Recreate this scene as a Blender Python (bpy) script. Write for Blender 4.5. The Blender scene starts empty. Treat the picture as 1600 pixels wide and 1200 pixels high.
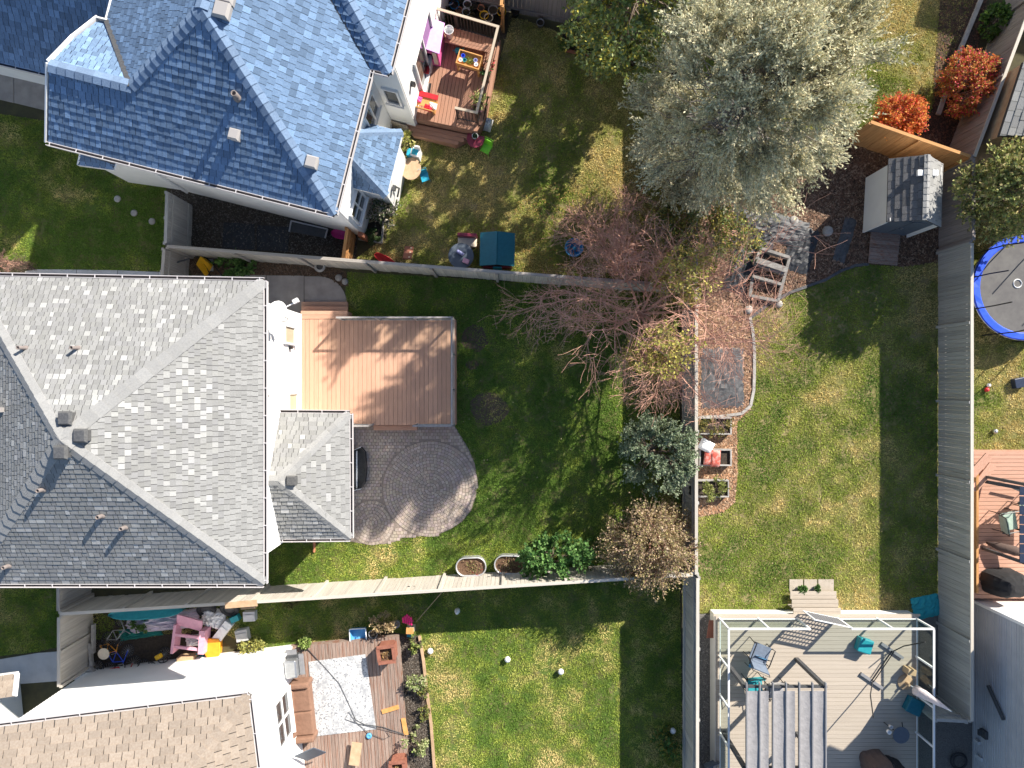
import bpy, math, random
import numpy as np
from mathutils import Vector, Matrix

# ---------------------------------------------------------------- camera, sky, sun, exposure
CAM_H, FOC = 25.0, 1109.0            # camera height in metres, focal length in photo pixels (1600 wide)
sc = bpy.context.scene
cam_data = bpy.data.cameras.new('camera'); cam = bpy.data.objects.new('camera', cam_data)
sc.collection.objects.link(cam); sc.camera = cam
cam.location = (0, 0, CAM_H); cam.rotation_euler = (0, 0, 0)
cam_data.sensor_width = 36; cam_data.lens = FOC / 1600 * 36
cam_data.clip_start = .1; cam_data.clip_end = 2000
SUN_EL = math.radians(32.5); SUN_AZ = math.atan2(.69, .72)
SUN = Vector((math.sin(SUN_AZ) * math.cos(SUN_EL), math.cos(SUN_AZ) * math.cos(SUN_EL), math.sin(SUN_EL)))
world = bpy.data.worlds.new('World'); sc.world = world; world.use_nodes = True
wn = world.node_tree
sky = wn.nodes.new('ShaderNodeTexSky'); sky.sky_type = 'NISHITA'; sky.sun_disc = False
sky.sun_elevation = SUN_EL; sky.sun_rotation = SUN_AZ; sky.air_density = 1.0; sky.dust_density = .6; sky.ozone_density = 1.8
wn.links.new(sky.outputs[0], wn.nodes['Background'].inputs[0]); wn.nodes['Background'].inputs[1].default_value = .088
sun_data = bpy.data.lights.new('sun', 'SUN'); sun_data.energy = 5.0; sun_data.angle = math.radians(.53); sun_data.color = (1, .93, .82)
sun = bpy.data.objects.new('sun', sun_data); sc.collection.objects.link(sun)
sun.rotation_euler = (-SUN).to_track_quat('-Z', 'Y').to_euler()
sc.view_settings.view_transform = 'Standard'; sc.view_settings.look = 'None'
sc.view_settings.exposure = 1.0; sc.view_settings.gamma = 1.0
sc.view_settings.use_curve_mapping = False

# ---------------------------------------------------------------- helpers
rng = random.Random(7); nr = np.random.default_rng(7)
COL = sc.collection
def at(x, y, z=0.0):
    """point that stands at height z under photo pixel (x, y)"""
    s = (CAM_H - z) / FOC
    return Vector(((x - 800) * s, (600 - y) * s, z))
def tag(o, label=None, cat=None, group=None, kind=None):
    if label: o['label'] = label
    if cat: o['category'] = cat
    if group: o['group'] = group
    if kind: o['kind'] = kind
    return o
def attach(o, parent):
    o.parent = parent
    o.matrix_parent_inverse = parent.matrix_basis.inverted()
    return o
def thing(name, label, cat, loc=(0, 0, 0), rz=0, group=None):
    o = bpy.data.objects.new(name, None); COL.objects.link(o)
    o.location = loc; o.rotation_euler = (0, 0, rz); o.empty_display_size = .2
    return tag(o, label, cat, group)
def frame(loc, rz=0):
    return Matrix.Translation(Vector(loc)) @ Matrix.Rotation(rz, 4, 'Z')

class MB:
    """collects shapes into one mesh"""
    def __init__(s, m=None):
        s.v = []; s.f = []; s.c = []; s.m = m or Matrix(); s.tone = None
    def add(s, vs, fs):
        b = len(s.v); s.v += [s.m @ Vector(v) for v in vs]
        s.f += [tuple(b + i for i in f) for f in fs]
        s.c += [s.tone or (1, 1, 1)] * len(fs)
        return s
    def box(s, c, d, rz=0, rx=0, ry=0, taper=1.0):
        x, y, z = d[0] / 2, d[1] / 2, d[2] / 2
        M = Matrix.Translation(Vector(c)) @ Matrix.Rotation(rz, 4, 'Z') @ Matrix.Rotation(ry, 4, 'Y') @ Matrix.Rotation(rx, 4, 'X')
        t = taper
        vs = [(-x, -y, -z), (x, -y, -z), (x, y, -z), (-x, y, -z), (-x*t, -y*t, z), (x*t, -y*t, z), (x*t, y*t, z), (-x*t, y*t, z)]
        return s.add([M @ Vector(v) for v in vs], [(3, 2, 1, 0), (4, 5, 6, 7), (0, 1, 5, 4), (1, 2, 6, 5), (2, 3, 7, 6), (3, 0, 4, 7)])
    def bar(s, a, b, w, h, roll=0):
        a = Vector(a); b = Vector(b); d = b - a; L = d.length
        if L < 1e-6: return s
        q = d.to_track_quat('X', 'Z').to_matrix().to_4x4()
        M = Matrix.Translation((a + b) / 2) @ q @ Matrix.Rotation(roll, 4, 'X')
        x, y, z = L / 2, w / 2, h / 2
        vs = [(-x, -y, -z), (x, -y, -z), (x, y, -z), (-x, y, -z), (-x, -y, z), (x, -y, z), (x, y, z), (-x, y, z)]
        return s.add([M @ Vector(v) for v in vs], [(3, 2, 1, 0), (4, 5, 6, 7), (0, 1, 5, 4), (1, 2, 6, 5), (2, 3, 7, 6), (3, 0, 4, 7)])
    def tube(s, pts, r, n=6, closed=False):
        pts = [Vector(p) for p in pts]; k = len(pts)
        rs = r if isinstance(r, (list, tuple)) else [r] * k
        vs = []; up = None
        for i, p in enumerate(pts):
            if closed: d = pts[(i + 1) % k] - pts[i - 1]
            else: d = pts[min(i + 1, k - 1)] - pts[max(i - 1, 0)]
            d = d.normalized() if d.length > 1e-9 else Vector((0, 0, 1))
            if up is None: up = Vector((0, 0, 1)) if abs(d.z) < .9 else Vector((1, 0, 0))
            u = d.cross(up)
            u = u.normalized() if u.length > 1e-4 else Vector((1, 0, 0))
            w = u.cross(d).normalized(); up = w
            for j in range(n):
                a = 2 * math.pi * j / n
                vs.append(p + (u * math.cos(a) + w * math.sin(a)) * rs[i])
        fs = []
        for i in range(k if closed else k - 1):
            i2 = (i + 1) % k
            for j in range(n):
                fs.append((i * n + j, i * n + (j + 1) % n, i2 * n + (j + 1) % n, i2 * n + j))
        if not closed:
            fs.append(tuple(range(n))[::-1]); fs.append(tuple((k - 1) * n + j for j in range(n)))
        return s.add(vs, fs)
    def lathe(s, c, prof, n=16, sx=1, sy=1, rz=0):
        """prof: list of (r, z); caps where r > 0 at the ends"""
        c = Vector(c); vs = []; R = Matrix.Rotation(rz, 3, 'Z')
        for r, z in prof:
            for j in range(n):
                a = 2 * math.pi * j / n
                vs.append(c + R @ Vector((r * sx * math.cos(a), r * sy * math.sin(a), 0)) + Vector((0, 0, z)))
        fs = [(i * n + j, i * n + (j + 1) % n, (i + 1) * n + (j + 1) % n, (i + 1) * n + j) for i in range(len(prof) - 1) for j in range(n)]
        fs.append(tuple(range(n))[::-1]); fs.append(tuple((len(prof) - 1) * n + j for j in range(n)))
        return s.add(vs, fs)
    def ball(s, c, r, n=12, sz=1.0):
        k = max(5, n // 2 + 1)
        return s.lathe(c, [(max(1e-4, r * math.sin(math.pi * i / k)), -r * sz * math.cos(math.pi * i / k)) for i in range(k + 1)], n)
    def prism(s, poly, z0, z1):
        n = len(poly); ar = sum(poly[i][0] * poly[(i + 1) % n][1] - poly[(i + 1) % n][0] * poly[i][1] for i in range(n))
        if ar < 0: poly = poly[::-1]
        vs = [(p[0], p[1], z0) for p in poly] + [(p[0], p[1], z1) for p in poly]
        fs = [tuple(range(n))[::-1], tuple(range(n, 2 * n))] + [(i, (i + 1) % n, n + (i + 1) % n, n + i) for i in range(n)]
        return s.add(vs, fs)
    def slab(s, pts, t):
        """sloping polygon pts (seen from above) with thickness t downwards"""
        pts = [Vector(p) for p in pts]; n = len(pts)
        ar = sum(pts[i].x * pts[(i + 1) % n].y - pts[(i + 1) % n].x * pts[i].y for i in range(n))
        if ar < 0: pts = pts[::-1]
        vs = [p - Vector((0, 0, t)) for p in pts] + pts
        return s.add(vs, [tuple(range(n))[::-1], tuple(range(n, 2 * n))] + [(i, (i + 1) % n, n + (i + 1) % n, n + i) for i in range(n)])
    def build(s, name, mat, parent=None, smooth=False, origin=None, kind=None, bevel=0):
        me = bpy.data.meshes.new(name); o0 = Vector(origin) if origin is not None else None
        vs = s.v if o0 is None else [v - o0 for v in s.v]
        me.from_pydata([tuple(v) for v in vs], [], s.f); me.materials.append(M[mat] if isinstance(mat, str) else mat)
        if any(c != (1, 1, 1) for c in s.c):
            ca = me.color_attributes.new('Col', 'FLOAT_COLOR', 'CORNER'); dat = []
            for f, c in zip(s.f, s.c): dat += [c[0], c[1], c[2], 1.0] * len(f)
            ca.data.foreach_set('color', dat)
        if smooth: me.polygons.foreach_set('use_smooth', [True] * len(me.polygons))
        o = bpy.data.objects.new(name, me); COL.objects.link(o)
        if o0 is not None: o.location = o0
        if bevel:
            md = o.modifiers.new('bevel', 'BEVEL'); md.width = bevel; md.segments = 2; md.limit_method = 'ANGLE'
        if parent is not None: attach(o, parent)
        if kind: o['kind'] = kind
        return o

_cube = {}
def cube_mesh(mat):
    if mat not in _cube:
        b = MB(); b.box((0, 0, 0), (1, 1, 1)); me = bpy.data.meshes.new('piece')
        me.from_pydata([tuple(v) for v in b.v], [], b.f); me.materials.append(M[mat]); _cube[mat] = me
    return _cube[mat]
def piece(name, parent, mat, c, d, rz=0, rx=0, ry=0, mesh=None):
    o = bpy.data.objects.new(name, mesh or cube_mesh(mat)); COL.objects.link(o)
    o.location = c; o.scale = d; o.rotation_euler = (rx, ry, rz)
    return attach(o, parent) if parent is not None else o
def piece_m(name, parent, mesh, m):
    o = bpy.data.objects.new(name, mesh); COL.objects.link(o); o.matrix_basis = m
    return attach(o, parent)
def copy_thing(root, loc, rz, label=None, group=None, scale=None):
    r = root.copy(); COL.objects.link(r); r.location = loc; r.rotation_euler = (0, 0, rz)
    if scale: r.scale = (scale,) * 3
    if label: r['label'] = label
    if group: r['group'] = group
    for ch in list(root.children):
        c = ch.copy(); COL.objects.link(c); c.parent = r
        for g in list(ch.children):
            d = g.copy(); COL.objects.link(d); d.parent = c
    return r

# ---------------------------------------------------------------- materials
M = {}
def srgb(r, g, b):
    return tuple(((c / 255) / 12.92 if c / 255 <= .04045 else ((c / 255 + .055) / 1.055) ** 2.4) for c in (r, g, b))
def mat(name, c, c2=None, sc_=6.0, rough=.75, bump=0.0, bsc=40.0, rnd=0.0, attr=False, metal=0.0, space='POS', stretch=(1, 1, 1), spec=.4, trans=0.0, detail=4.0, c3=None, sc3=1.0, lo=.35, hi=.65):
    m = bpy.data.materials.new(name); m.use_nodes = True; nt = m.node_tree; N = nt.nodes; L = nt.links
    b = N['Principled BSDF']; b.inputs['Roughness'].default_value = rough; b.inputs['Metallic'].default_value = metal
    b.inputs['Specular IOR Level'].default_value = spec
    if space == 'POS':
        g = N.new('ShaderNodeNewGeometry'); src = g.outputs['Position']
    else:
        g = N.new('ShaderNodeTexCoord'); src = g.outputs['Object']
        oi = N.new('ShaderNodeObjectInfo'); mv = N.new('ShaderNodeVectorMath'); mv.operation = 'ADD'
        sx = N.new('ShaderNodeMath'); sx.operation = 'MULTIPLY'; sx.inputs[1].default_value = 57.0
        L.new(oi.outputs['Random'], sx.inputs[0]); L.new(src, mv.inputs[0]); L.new(sx.outputs[0], mv.inputs[1]); src = mv.outputs[0]
    mp = N.new('ShaderNodeMapping'); mp.inputs['Scale'].default_value = stretch; L.new(src, mp.inputs[0]); src = mp.outputs[0]
    def noise(scale, det=detail):
        n = N.new('ShaderNodeTexNoise'); n.inputs['Scale'].default_value = scale; n.inputs['Detail'].default_value = det
        n.inputs['Roughness'].default_value = .6; L.new(src, n.inputs[0]); return n.outputs[0]
    def mix(fac, a, bb, mode='MIX'):
        x = N.new('ShaderNodeMix'); x.data_type = 'RGBA'; x.blend_type = mode
        for i, v in ((0, fac), (6, a), (7, bb)):
            if hasattr(v, 'links') or hasattr(v, 'is_linked'): L.new(v, x.inputs[i])
            elif i == 0: x.inputs[0].default_value = v
            else: x.inputs[i].default_value = (*v, 1)
        return x.outputs[2]
    def ramp(fac, lo_, hi_):
        r = N.new('ShaderNodeMapRange'); r.inputs[1].default_value = lo_; r.inputs[2].default_value = hi_; L.new(fac, r.inputs[0]); return r.outputs[0]
    col = None
    if c2: col = mix(ramp(noise(sc_), lo, hi), c, c2)
    if c3: col = mix(ramp(noise(sc3, 3), .48, .66), col or c, c3)
    if attr:
        a = N.new('ShaderNodeAttribute'); a.attribute_name = 'Col'; col = mix(1.0, col or c, a.outputs[0], 'MULTIPLY')
    if rnd:
        oi2 = N.new('ShaderNodeObjectInfo'); r = N.new('ShaderNodeMapRange'); r.inputs[3].default_value = 1 - rnd; r.inputs[4].default_value = 1 + rnd
        L.new(oi2.outputs['Random'], r.inputs[0]); cb = N.new('ShaderNodeCombineColor')
        for i in range(3): L.new(r.outputs[0], cb.inputs[i])
        col = mix(1.0, col or c, cb.outputs[0], 'MULTIPLY')
    if col is None: b.inputs['Base Color'].default_value = (*c, 1)
    else: L.new(col, b.inputs['Base Color'])
    if bump:
        bp = N.new('ShaderNodeBump'); bp.inputs['Strength'].default_value = bump; bp.inputs['Distance'].default_value = .02
        L.new(noise(bsc, 3), bp.inputs['Height']); L.new(bp.outputs[0], b.inputs['Normal'])
    if trans:
        t = N.new('ShaderNodeBsdfTranslucent'); ms = N.new('ShaderNodeMixShader'); ms.inputs[0].default_value = trans
        if col is None: t.inputs[0].default_value = (*c, 1)
        else: L.new(col, t.inputs[0])
        L.new(b.outputs[0], ms.inputs[1]); L.new(t.outputs[0], ms.inputs[2]); L.new(ms.outputs[0], N['Material Output'].inputs[0])
    M[name] = m
    return m
def glass(name, tint, alpha):
    m = bpy.data.materials.new(name); m.use_nodes = True; N = m.node_tree.nodes; L = m.node_tree.links; N.remove(N['Principled BSDF'])
    t = N.new('ShaderNodeBsdfTransparent'); t.inputs[0].default_value = (*tint, 1)
    g = N.new('ShaderNodeBsdfGlossy'); g.inputs['Roughness'].default_value = .03; g.inputs['Color'].default_value = (.9, .95, 1, 1)
    x = N.new('ShaderNodeMixShader'); x.inputs[0].default_value = alpha
    L.new(t.outputs[0], x.inputs[1]); L.new(g.outputs[0], x.inputs[2]); L.new(x.outputs[0], N['Material Output'].inputs[0]); M[name] = m

# ground covers
mat('soil_ground', (.055, .05, .028), (.08, .075, .035), 3, .95, .5, 60)
mat('lawn_green', (.065, .115, .016), (.11, .155, .028), 9, .95, .3, 90, c3=(.17, .15, .06), sc3=2.2)
mat('lawn_dry', (.14, .145, .04), (.20, .18, .06), 7, .95, .3, 90, c3=(.28, .22, .11), sc3=1.8)
mat('grass_blade', (1, 1, 1), None, rough=.7, attr=True, trans=.25, spec=.2)
mat('mulch', (.09, .05, .03), (.17, .10, .06), 22, .95, .8, 60)
mat('mulch_dry', (.30, .17, .10), (.42, .27, .17), 25, .95, .8, 60)
mat('mulch_chip', (1, 1, 1), None, rough=.9, attr=True)
mat('dark_soil', (.035, .027, .02), (.07, .052, .038), 14, .95, .8, 50)
mat('gravel_grey', (.10, .095, .09), (.20, .19, .18), 40, .9, .8, 70)
mat('concrete', (.30, .27, .245), (.38, .34, .31), 2.5, .9, .25, 60, c3=(.26, .23, .21), sc3=.9)
mat('concrete_pale', (.46, .45, .44), (.54, .53, .52), 2.5, .9, .2, 60)
mat('paver', (.37, .305, .26), (.44, .37, .32), 5, .9, .3, 50, attr=True)
mat('paver_joint', (.24, .195, .165), (.28, .23, .195), 20, .95, .4, 80)
mat('patch_soil', (.085, .062, .042), (.13, .095, .065), 9, .95, .8, 50)
mat('fabric_black', (.014, .016, .02), (.03, .033, .04), 7, .55, .9, 5)
mat('fabric_grey', (.05, .053, .058), (.10, .10, .105), 7, .6, .9, 6)
mat('stone', (.30, .28, .26), (.42, .40, .37), 8, .9, .6, 30, rnd=.15)
# buildings
mat('siding_white', (.80, .80, .79), (.85, .85, .84), 1.5, .6)
mat('siding_grey', (.44, .44, .46), (.50, .50, .52), 2, .6, rnd=.03)
mat('trim_white', (.82, .81, .80), None, rough=.5)
mat('gutter_white', (.60, .57, .57), None, rough=.5)
mat('gutter_inside', (.09, .08, .08), (.14, .12, .11), 10, .8)
mat('shingle_grey', (.25, .25, .245), (.29, .29, .285), 30, .9, .5, 160, attr=True)
mat('shingle_blue', (.12, .195, .315), (.155, .24, .375), 25, .9, .5, 160, attr=True)
mat('shingle_brown', (.30, .24, .19), (.36, .30, .245), 18, .9, .5, 160, rnd=.12)
mat('shingle_dark', (.12, .12, .125), (.17, .165, .165), 25, .9, .5, 160, rnd=.22)
mat('shingle_grey_tab', (.25, .25, .245), (.30, .30, .295), 30, .9, .5, 160, rnd=.13)
mat('shingle_blue_tab', (.12, .195, .315), (.155, .24, .375), 25, .9, .5, 160, rnd=.24)
mat('cap_grey', (.27, .27, .27), (.32, .32, .315), 25, .9, .5, 160, rnd=.08)
mat('cap_blue', (.145, .215, .33), (.18, .26, .39), 25, .9, .5, 160, rnd=.12)
mat('roof_deck', (.06, .06, .065), None, rough=.9)
mat('vent_metal', (.10, .10, .105), (.15, .15, .15), 20, .5, metal=.3)
mat('vent_pale', (.36, .34, .33), None, rough=.6)
mat('pipe_lead', (.20, .17, .16), None, rough=.7)
mat('window_glass', (.02, .025, .03), (.05, .055, .06), 3, .06, spec=.8)
mat('blind_beige', (.42, .36, .25), (.46, .40, .29), 4, .7)
mat('brick_red', (.32, .12, .07), (.40, .17, .10), 15, .9, .4, 60)
# fences and decks
mat('fence_grey', (.30, .27, .24), (.42, .385, .345), 3, .9, .35, 25, rnd=.12, space='OBJ', stretch=(2, 2, .6))
mat('fence_cool', (.33, .32, .305), (.45, .44, .42), 3, .9, .35, 25, rnd=.12, space='OBJ', stretch=(2, 2, .6))
mat('fence_pale', (.44, .40, .345), (.56, .52, .46), 3, .9, .35, 25, rnd=.10, space='OBJ', stretch=(2, 2, .6))
mat('fence_brown', (.23, .20, .19), (.31, .275, .26), 3, .9, .35, 25, rnd=.08, space='OBJ', stretch=(2, 2, .6))
mat('cedar', (.42, .20, .07), (.56, .30, .12), 3, .8, .3, 25, rnd=.12, space='OBJ', stretch=(2, 2, .6))
mat('deck_tan', (.50, .285, .19), (.58, .34, .235), 3, .75, .25, 30, rnd=.07, space='OBJ', stretch=(3, 3, 3))
mat('deck_red', (.34, .175, .115), (.43, .235, .155), 3, .75, .25, 30, rnd=.08, space='OBJ', stretch=(3, 3, 3))
mat('deck_weathered', (.23, .165, .135), (.36, .28, .235), 4, .85, .35, 30, rnd=.16, space='OBJ', stretch=(6, 3, 3), c3=(.26, .13, .085), sc3=1.2)
mat('deck_taupe', (.40, .345, .28), (.46, .40, .335), 2, .75, .2, 30, rnd=.05, space='OBJ', stretch=(3, 3, 3))
mat('deck_pink', (.42, .23, .16), (.52, .30, .22), 3, .75, .2, 30, rnd=.08, space='OBJ', stretch=(3, 3, 3))
mat('timber_grey', (.30, .285, .265), (.42, .40, .38), 6, .85, .4, 30, rnd=.14)
mat('timber_dark', (.17, .16, .15), (.27, .26, .245), 6, .85, .4, 30, rnd=.14)
mat('timber_tan', (.42, .28, .17), (.52, .36, .23), 6, .8, .3, 30, rnd=.1)
mat('timber_orange', (.55, .27, .08), (.64, .34, .12), 6, .75, .3, 30)
mat('timber_red', (.24, .09, .06), (.32, .13, .085), 6, .8, .3, 30)
mat('rail_grey', (.33, .30, .28), (.40, .37, .35), 8, .7, rnd=.05)
mat('rail_beige', (.44, .37, .29), None, rough=.7)
mat('metal_white', (.80, .81, .82), None, rough=.35)
mat('metal_black', (.018, .018, .02), None, rough=.4)
mat('metal_dark', (.055, .06, .065), (.08, .08, .085), 12, .5)
mat('steel', (.45, .46, .47), (.55, .56, .57), 12, .38, metal=.85)
mat('galvanised', (.50, .51, .52), (.62, .63, .64), 10, .45, metal=.6)
glass('glass_clear', (.93, .965, .95), .05)
glass('glass_smoke', (.87, .915, .90), .05)
# furniture, toys
for n_, c_ in dict(white=(.80, .80, .80), black=(.018, .018, .02), pink=(.75, .13, .36), lilac=(.60, .28, .66), magenta=(.50, .02, .20), red=(.58, .03, .04),
                   maroon=(.20, .025, .05), teal=(.02, .26, .30), teal_dark=(.005, .12, .17), cyan=(.03, .36, .52), blue=(.02, .08, .62), sky=(.10, .34, .60), green=(.20, .62, .03),
                   dark_green=(.02, .10, .06), orange=(.80, .32, .02), yellow=(.72, .42, .02), cream=(.72, .62, .48), purple=(.35, .36, .62), navy=(.02, .03, .06), rose=(.66, .34, .43),
                   grey=(.22, .22, .23), pale_grey=(.52, .52, .53), terracotta=(.42, .17, .09), tub_blue=(.02, .20, .42), slate=(.08, .10, .13), hot_pink=(.85, .02, .18)).items():
    mat('plastic_' + n_, c_, tuple(min(1, v * 1.14 + .004) for v in c_), 9, .42, .05, 40)
for n_, c_ in dict(pink=(.72, .10, .32), red=(.55, .02, .04), white=(.75, .74, .74), grey=(.36, .35, .35), brown=(.22, .125, .085), teal=(.03, .30, .34), black=(.02, .02, .022), stripe=(.66, .58, .58), lilac=(.60, .52, .58), green=(.015, .16, .13), canopy=(.25, .242, .245), umber=(.10, .07, .06), bluegrey=(.12, .15, .20), sage=(.28, .36, .31)).items():
    mat('cloth_' + n_, c_, tuple(min(1, v * 1.2) for v in c_), 6, .95, .6, 14)
mat('rubber', (.03, .03, .033), (.045, .045, .05), 20, .8, .4, 60)
mat('rug', (.60, .60, .60), (.20, .21, .23), 17, .95, .4, 80, c3=(.34, .35, .37), sc3=3.0, lo=.5, hi=.62)
mat('cardboard', (.45, .31, .18), (.50, .36, .22), 8, .85)
mat('bark', (.12, .085, .06), (.20, .155, .12), 14, .9, .6, 40)
mat('bark_red', (.46, .235, .175), (.60, .36, .27), 14, .85, .3, 40)
mat('bark_grey', (.16, .14, .125), (.26, .235, .21), 14, .9, .5, 40)
mat('leaf', (1, 1, 1), None, rough=.65, attr=True, trans=.3, spec=.25)
mat('tramp_mat', (.10, .095, .095), (.13, .125, .12), 3, .75)

def rag(b, c, rx, ry, h, n=9, rz=0, seed=0, thick=.02):
    """crumpled cloth heap"""
    r = random.Random(seed); c = Vector(c); R = Matrix.Rotation(rz, 3, 'Z'); vs = []
    for i in range(n):
        for j in range(n):
            u, v = i / (n - 1) * 2 - 1, j / (n - 1) * 2 - 1
            k = max(0, 1 - max(abs(u), abs(v)) ** 3)
            vs.append(c + R @ Vector((u * rx * (1 + r.uniform(-.06, .06)), v * ry * (1 + r.uniform(-.06, .06)), thick + h * k * r.uniform(.45, 1.0))))
    fs = [(i * n + j, (i + 1) * n + j, (i + 1) * n + j + 1, i * n + j + 1) for i in range(n - 1) for j in range(n - 1)]
    k0 = len(vs); rim = [i * n for i in range(n)] + [(n - 1) * n + j for j in range(1, n)] + [i * n + n - 1 for i in range(n - 2, -1, -1)] + [j for j in range(n - 2, 0, -1)]
    vs += [Vector((vs[i].x, vs[i].y, c.z)) for i in rim]
    m = len(rim); fs += [(rim[i], k0 + i, k0 + (i + 1) % m, rim[(i + 1) % m]) for i in range(m)]
    b.add(vs, fs); return b

def inside(poly, X, Y):
    r = np.zeros(len(X), bool); n = len(poly)
    for i in range(n):
        x1, y1 = poly[i][0], poly[i][1]; x2, y2 = poly[(i + 1) % n][0], poly[(i + 1) % n][1]
        if y1 == y2: continue
        c = ((y1 > Y) != (y2 > Y)) & (X < (x2 - x1) * (Y - y1) / (y2 - y1) + x1); r ^= c
    return r
def scatter(poly, density, holes=()):
    xs = [p[0] for p in poly]; ys = [p[1] for p in poly]
    n = int((max(xs) - min(xs)) * (max(ys) - min(ys)) * density)
    X = nr.uniform(min(xs), max(xs), n); Y = nr.uniform(min(ys), max(ys), n)
    k = inside(poly, X, Y)
    for h in holes: k &= ~inside(h, X, Y)
    return X[k], Y[k]
def px(poly, z=0.0):
    return [tuple(at(x, y, z).xy) for x, y in poly]
def np_mesh(name, V, nface_verts, mat_, col=None, parent=None):
    """V: (N, k, 3) separate k-gons; col (N, 3)"""
    N, k = V.shape[:2]; me = bpy.data.meshes.new(name)
    me.vertices.add(N * k); me.vertices.foreach_set('co', V.reshape(-1).astype(np.float32))
    me.loops.add(N * k); me.loops.foreach_set('vertex_index', np.arange(N * k, dtype=np.int32))
    me.polygons.add(N); me.polygons.foreach_set('loop_start', np.arange(N, dtype=np.int32) * k)
    try: me.polygons.foreach_set('loop_total', np.full(N, k, dtype=np.int32))
    except Exception: pass
    if col is not None:
        ca = me.color_attributes.new('Col', 'FLOAT_COLOR', 'CORNER')
        c4 = np.ones((N, k, 4), np.float32); c4[:, :, :3] = col[:, None, :]; ca.data.foreach_set('color', c4.reshape(-1))
    me.update(calc_edges=True); me.materials.append(M[mat_])
    o = bpy.data.objects.new(name, me); COL.objects.link(o)
    if parent is not None: attach(o, parent)
    return o
def value_noise(X, Y, s, seed):
    r = np.random.default_rng(seed); G = r.random((64, 64)); x = X / s; y = Y / s
    i = np.floor(x).astype(int); j = np.floor(y).astype(int); u = x - i; v = y - j; u = u*u*(3-2*u); v = v*v*(3-2*v)
    g = lambda a, b: G[a % 64, b % 64]
    return (g(i, j)*(1-u)*(1-v) + g(i+1, j)*u*(1-v) + g(i, j+1)*(1-u)*v + g(i+1, j+1)*u*v)

# ---------------------------------------------------------------- ground, lawns, beds, paths
def sheet(name, poly, z, mat_, kind='structure', label=None, cat=None):
    b = MB(); n = len(poly); b.add([(p[0], p[1], z) for p in poly], [tuple(range(n))])
    ar = sum(poly[i][0] * poly[(i + 1) % n][1] - poly[(i + 1) % n][0] * poly[i][1] for i in range(n))
    if ar < 0: b.f = [b.f[0][::-1]]
    return tag(b.build(name, mat_), label, cat, kind=kind)
tag(sheet('ground', [(-300, -300), (300, -300), (300, 300), (-300, 300)], 0, 'soil_ground'), 'brown green earth under all the yards', 'ground')

PATIO_EDGE = [(548, 664), (700, 664), (712, 668), (722, 684), (733, 703), (742, 725), (746, 750), (744, 775), (736, 798), (722, 815), (704, 827), (682, 836), (655, 838), (632, 838), (618, 846), (600, 850), (570, 850), (548, 846)]
MAIN_LAWN = [(380, 918), (400, 850), (470, 846), (548, 846), (570, 850), (600, 850), (618, 846), (632, 838), (655, 838), (682, 836), (704, 827), (722, 815), (736, 798), (744, 775), (746, 750), (742, 725), (733, 703), (722, 684), (712, 668), (700, 640), (540, 640), (540, 452), (543, 425), (1060, 455), (1064, 892), (800, 894), (600, 905)]
RIGHT_LAWN = [(1066, 812), (1100, 806), (1130, 800), (1148, 785), (1152, 740), (1151, 660), (1172, 640), (1178, 600), (1178, 520), (1172, 494), (1200, 474), (1232, 456), (1262, 446), (1290, 438), (1315, 424), (1355, 412), (1410, 417), (1466, 408), (1466, 958), (1066, 958)]
BLUE_LAWN = [(556, 404), (600, 372), (602, 336), (600, 310), (620, 296), (626, 250), (650, 220), (720, 215), (752, 200), (790, 60), (800, 28), (815, 30), (878, 52), (886, 80), (930, 90), (975, 100), (1062, 130), (1062, 442), (800, 424)]
LEFT_LAWN = [(-40, 172), (80, 190), (260, 292), (256, 424), (60, 424), (40, 408), (-40, 402)]
SOUTH_LAWN = [(140, 946), (400, 930), (800, 905), (1062, 893), (1066, 1210), (676, 1210), (664, 1060), (658, 995), (600, 985), (455, 1012), (400, 1012), (340, 985), (150, 1000)]
FAR_LAWN = [(1085, -20), (1530, -20), (1470, 130), (1452, 178), (1400, 190), (1350, 200), (1085, 210)]
EAST_LAWN = [(1512, 205), (1620, 205), (1620, 712), (1512, 712)]
WEST_LAWN = [(-40, 900), (96, 905), (96, 1010), (60, 1018), (-40, 1030)]
PATCHES = [((765, 640), (30, 26)), ((742, 528), (22, 22)), ((738, 570), (10, 8))]
def ell(c, r, n=14, seed=1):
    q = random.Random(seed)
    return [(c[0] + r[0] * math.cos(2*math.pi*i/n) * q.uniform(.8, 1.15), c[1] + r[1] * math.sin(2*math.pi*i/n) * q.uniform(.8, 1.15)) for i in range(n)]
patch_polys = [px(ell(c, r, seed=i)) for i, (c, r) in enumerate(PATCHES)]
G1 = np.array([.145, .255, .038]); G2 = np.array([.335, .40, .07]); DRY = np.array([.64, .53, .23])
lawns = [('lawn', MAIN_LAWN, 'lawn_green', .16, 'green lawn of the middle yard round the tan deck and the paved circle'),
         ('lawn', RIGHT_LAWN, 'lawn_dry', .50, 'sunlit lawn between the raised beds and the long grey fence'),
         ('lawn', BLUE_LAWN, 'lawn_dry', .66, 'yellowing lawn behind the blue roofed house'),
         ('lawn', LEFT_LAWN, 'lawn_green', .36, 'shaded lawn left of the blue roofed house'),
         ('lawn', SOUTH_LAWN, 'lawn_green', .47, 'lawn with white globe lights below the pale fence'),
         ('lawn', FAR_LAWN, 'lawn_dry', .50, 'lawn at the top right beyond the silver tree'),
         ('lawn', EAST_LAWN, 'lawn_dry', .72, 'patchy dry lawn beside the trampoline'),
         ('lawn', WEST_LAWN, 'lawn_green', .12, 'dark shaded lawn at the lower left edge')]
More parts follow.
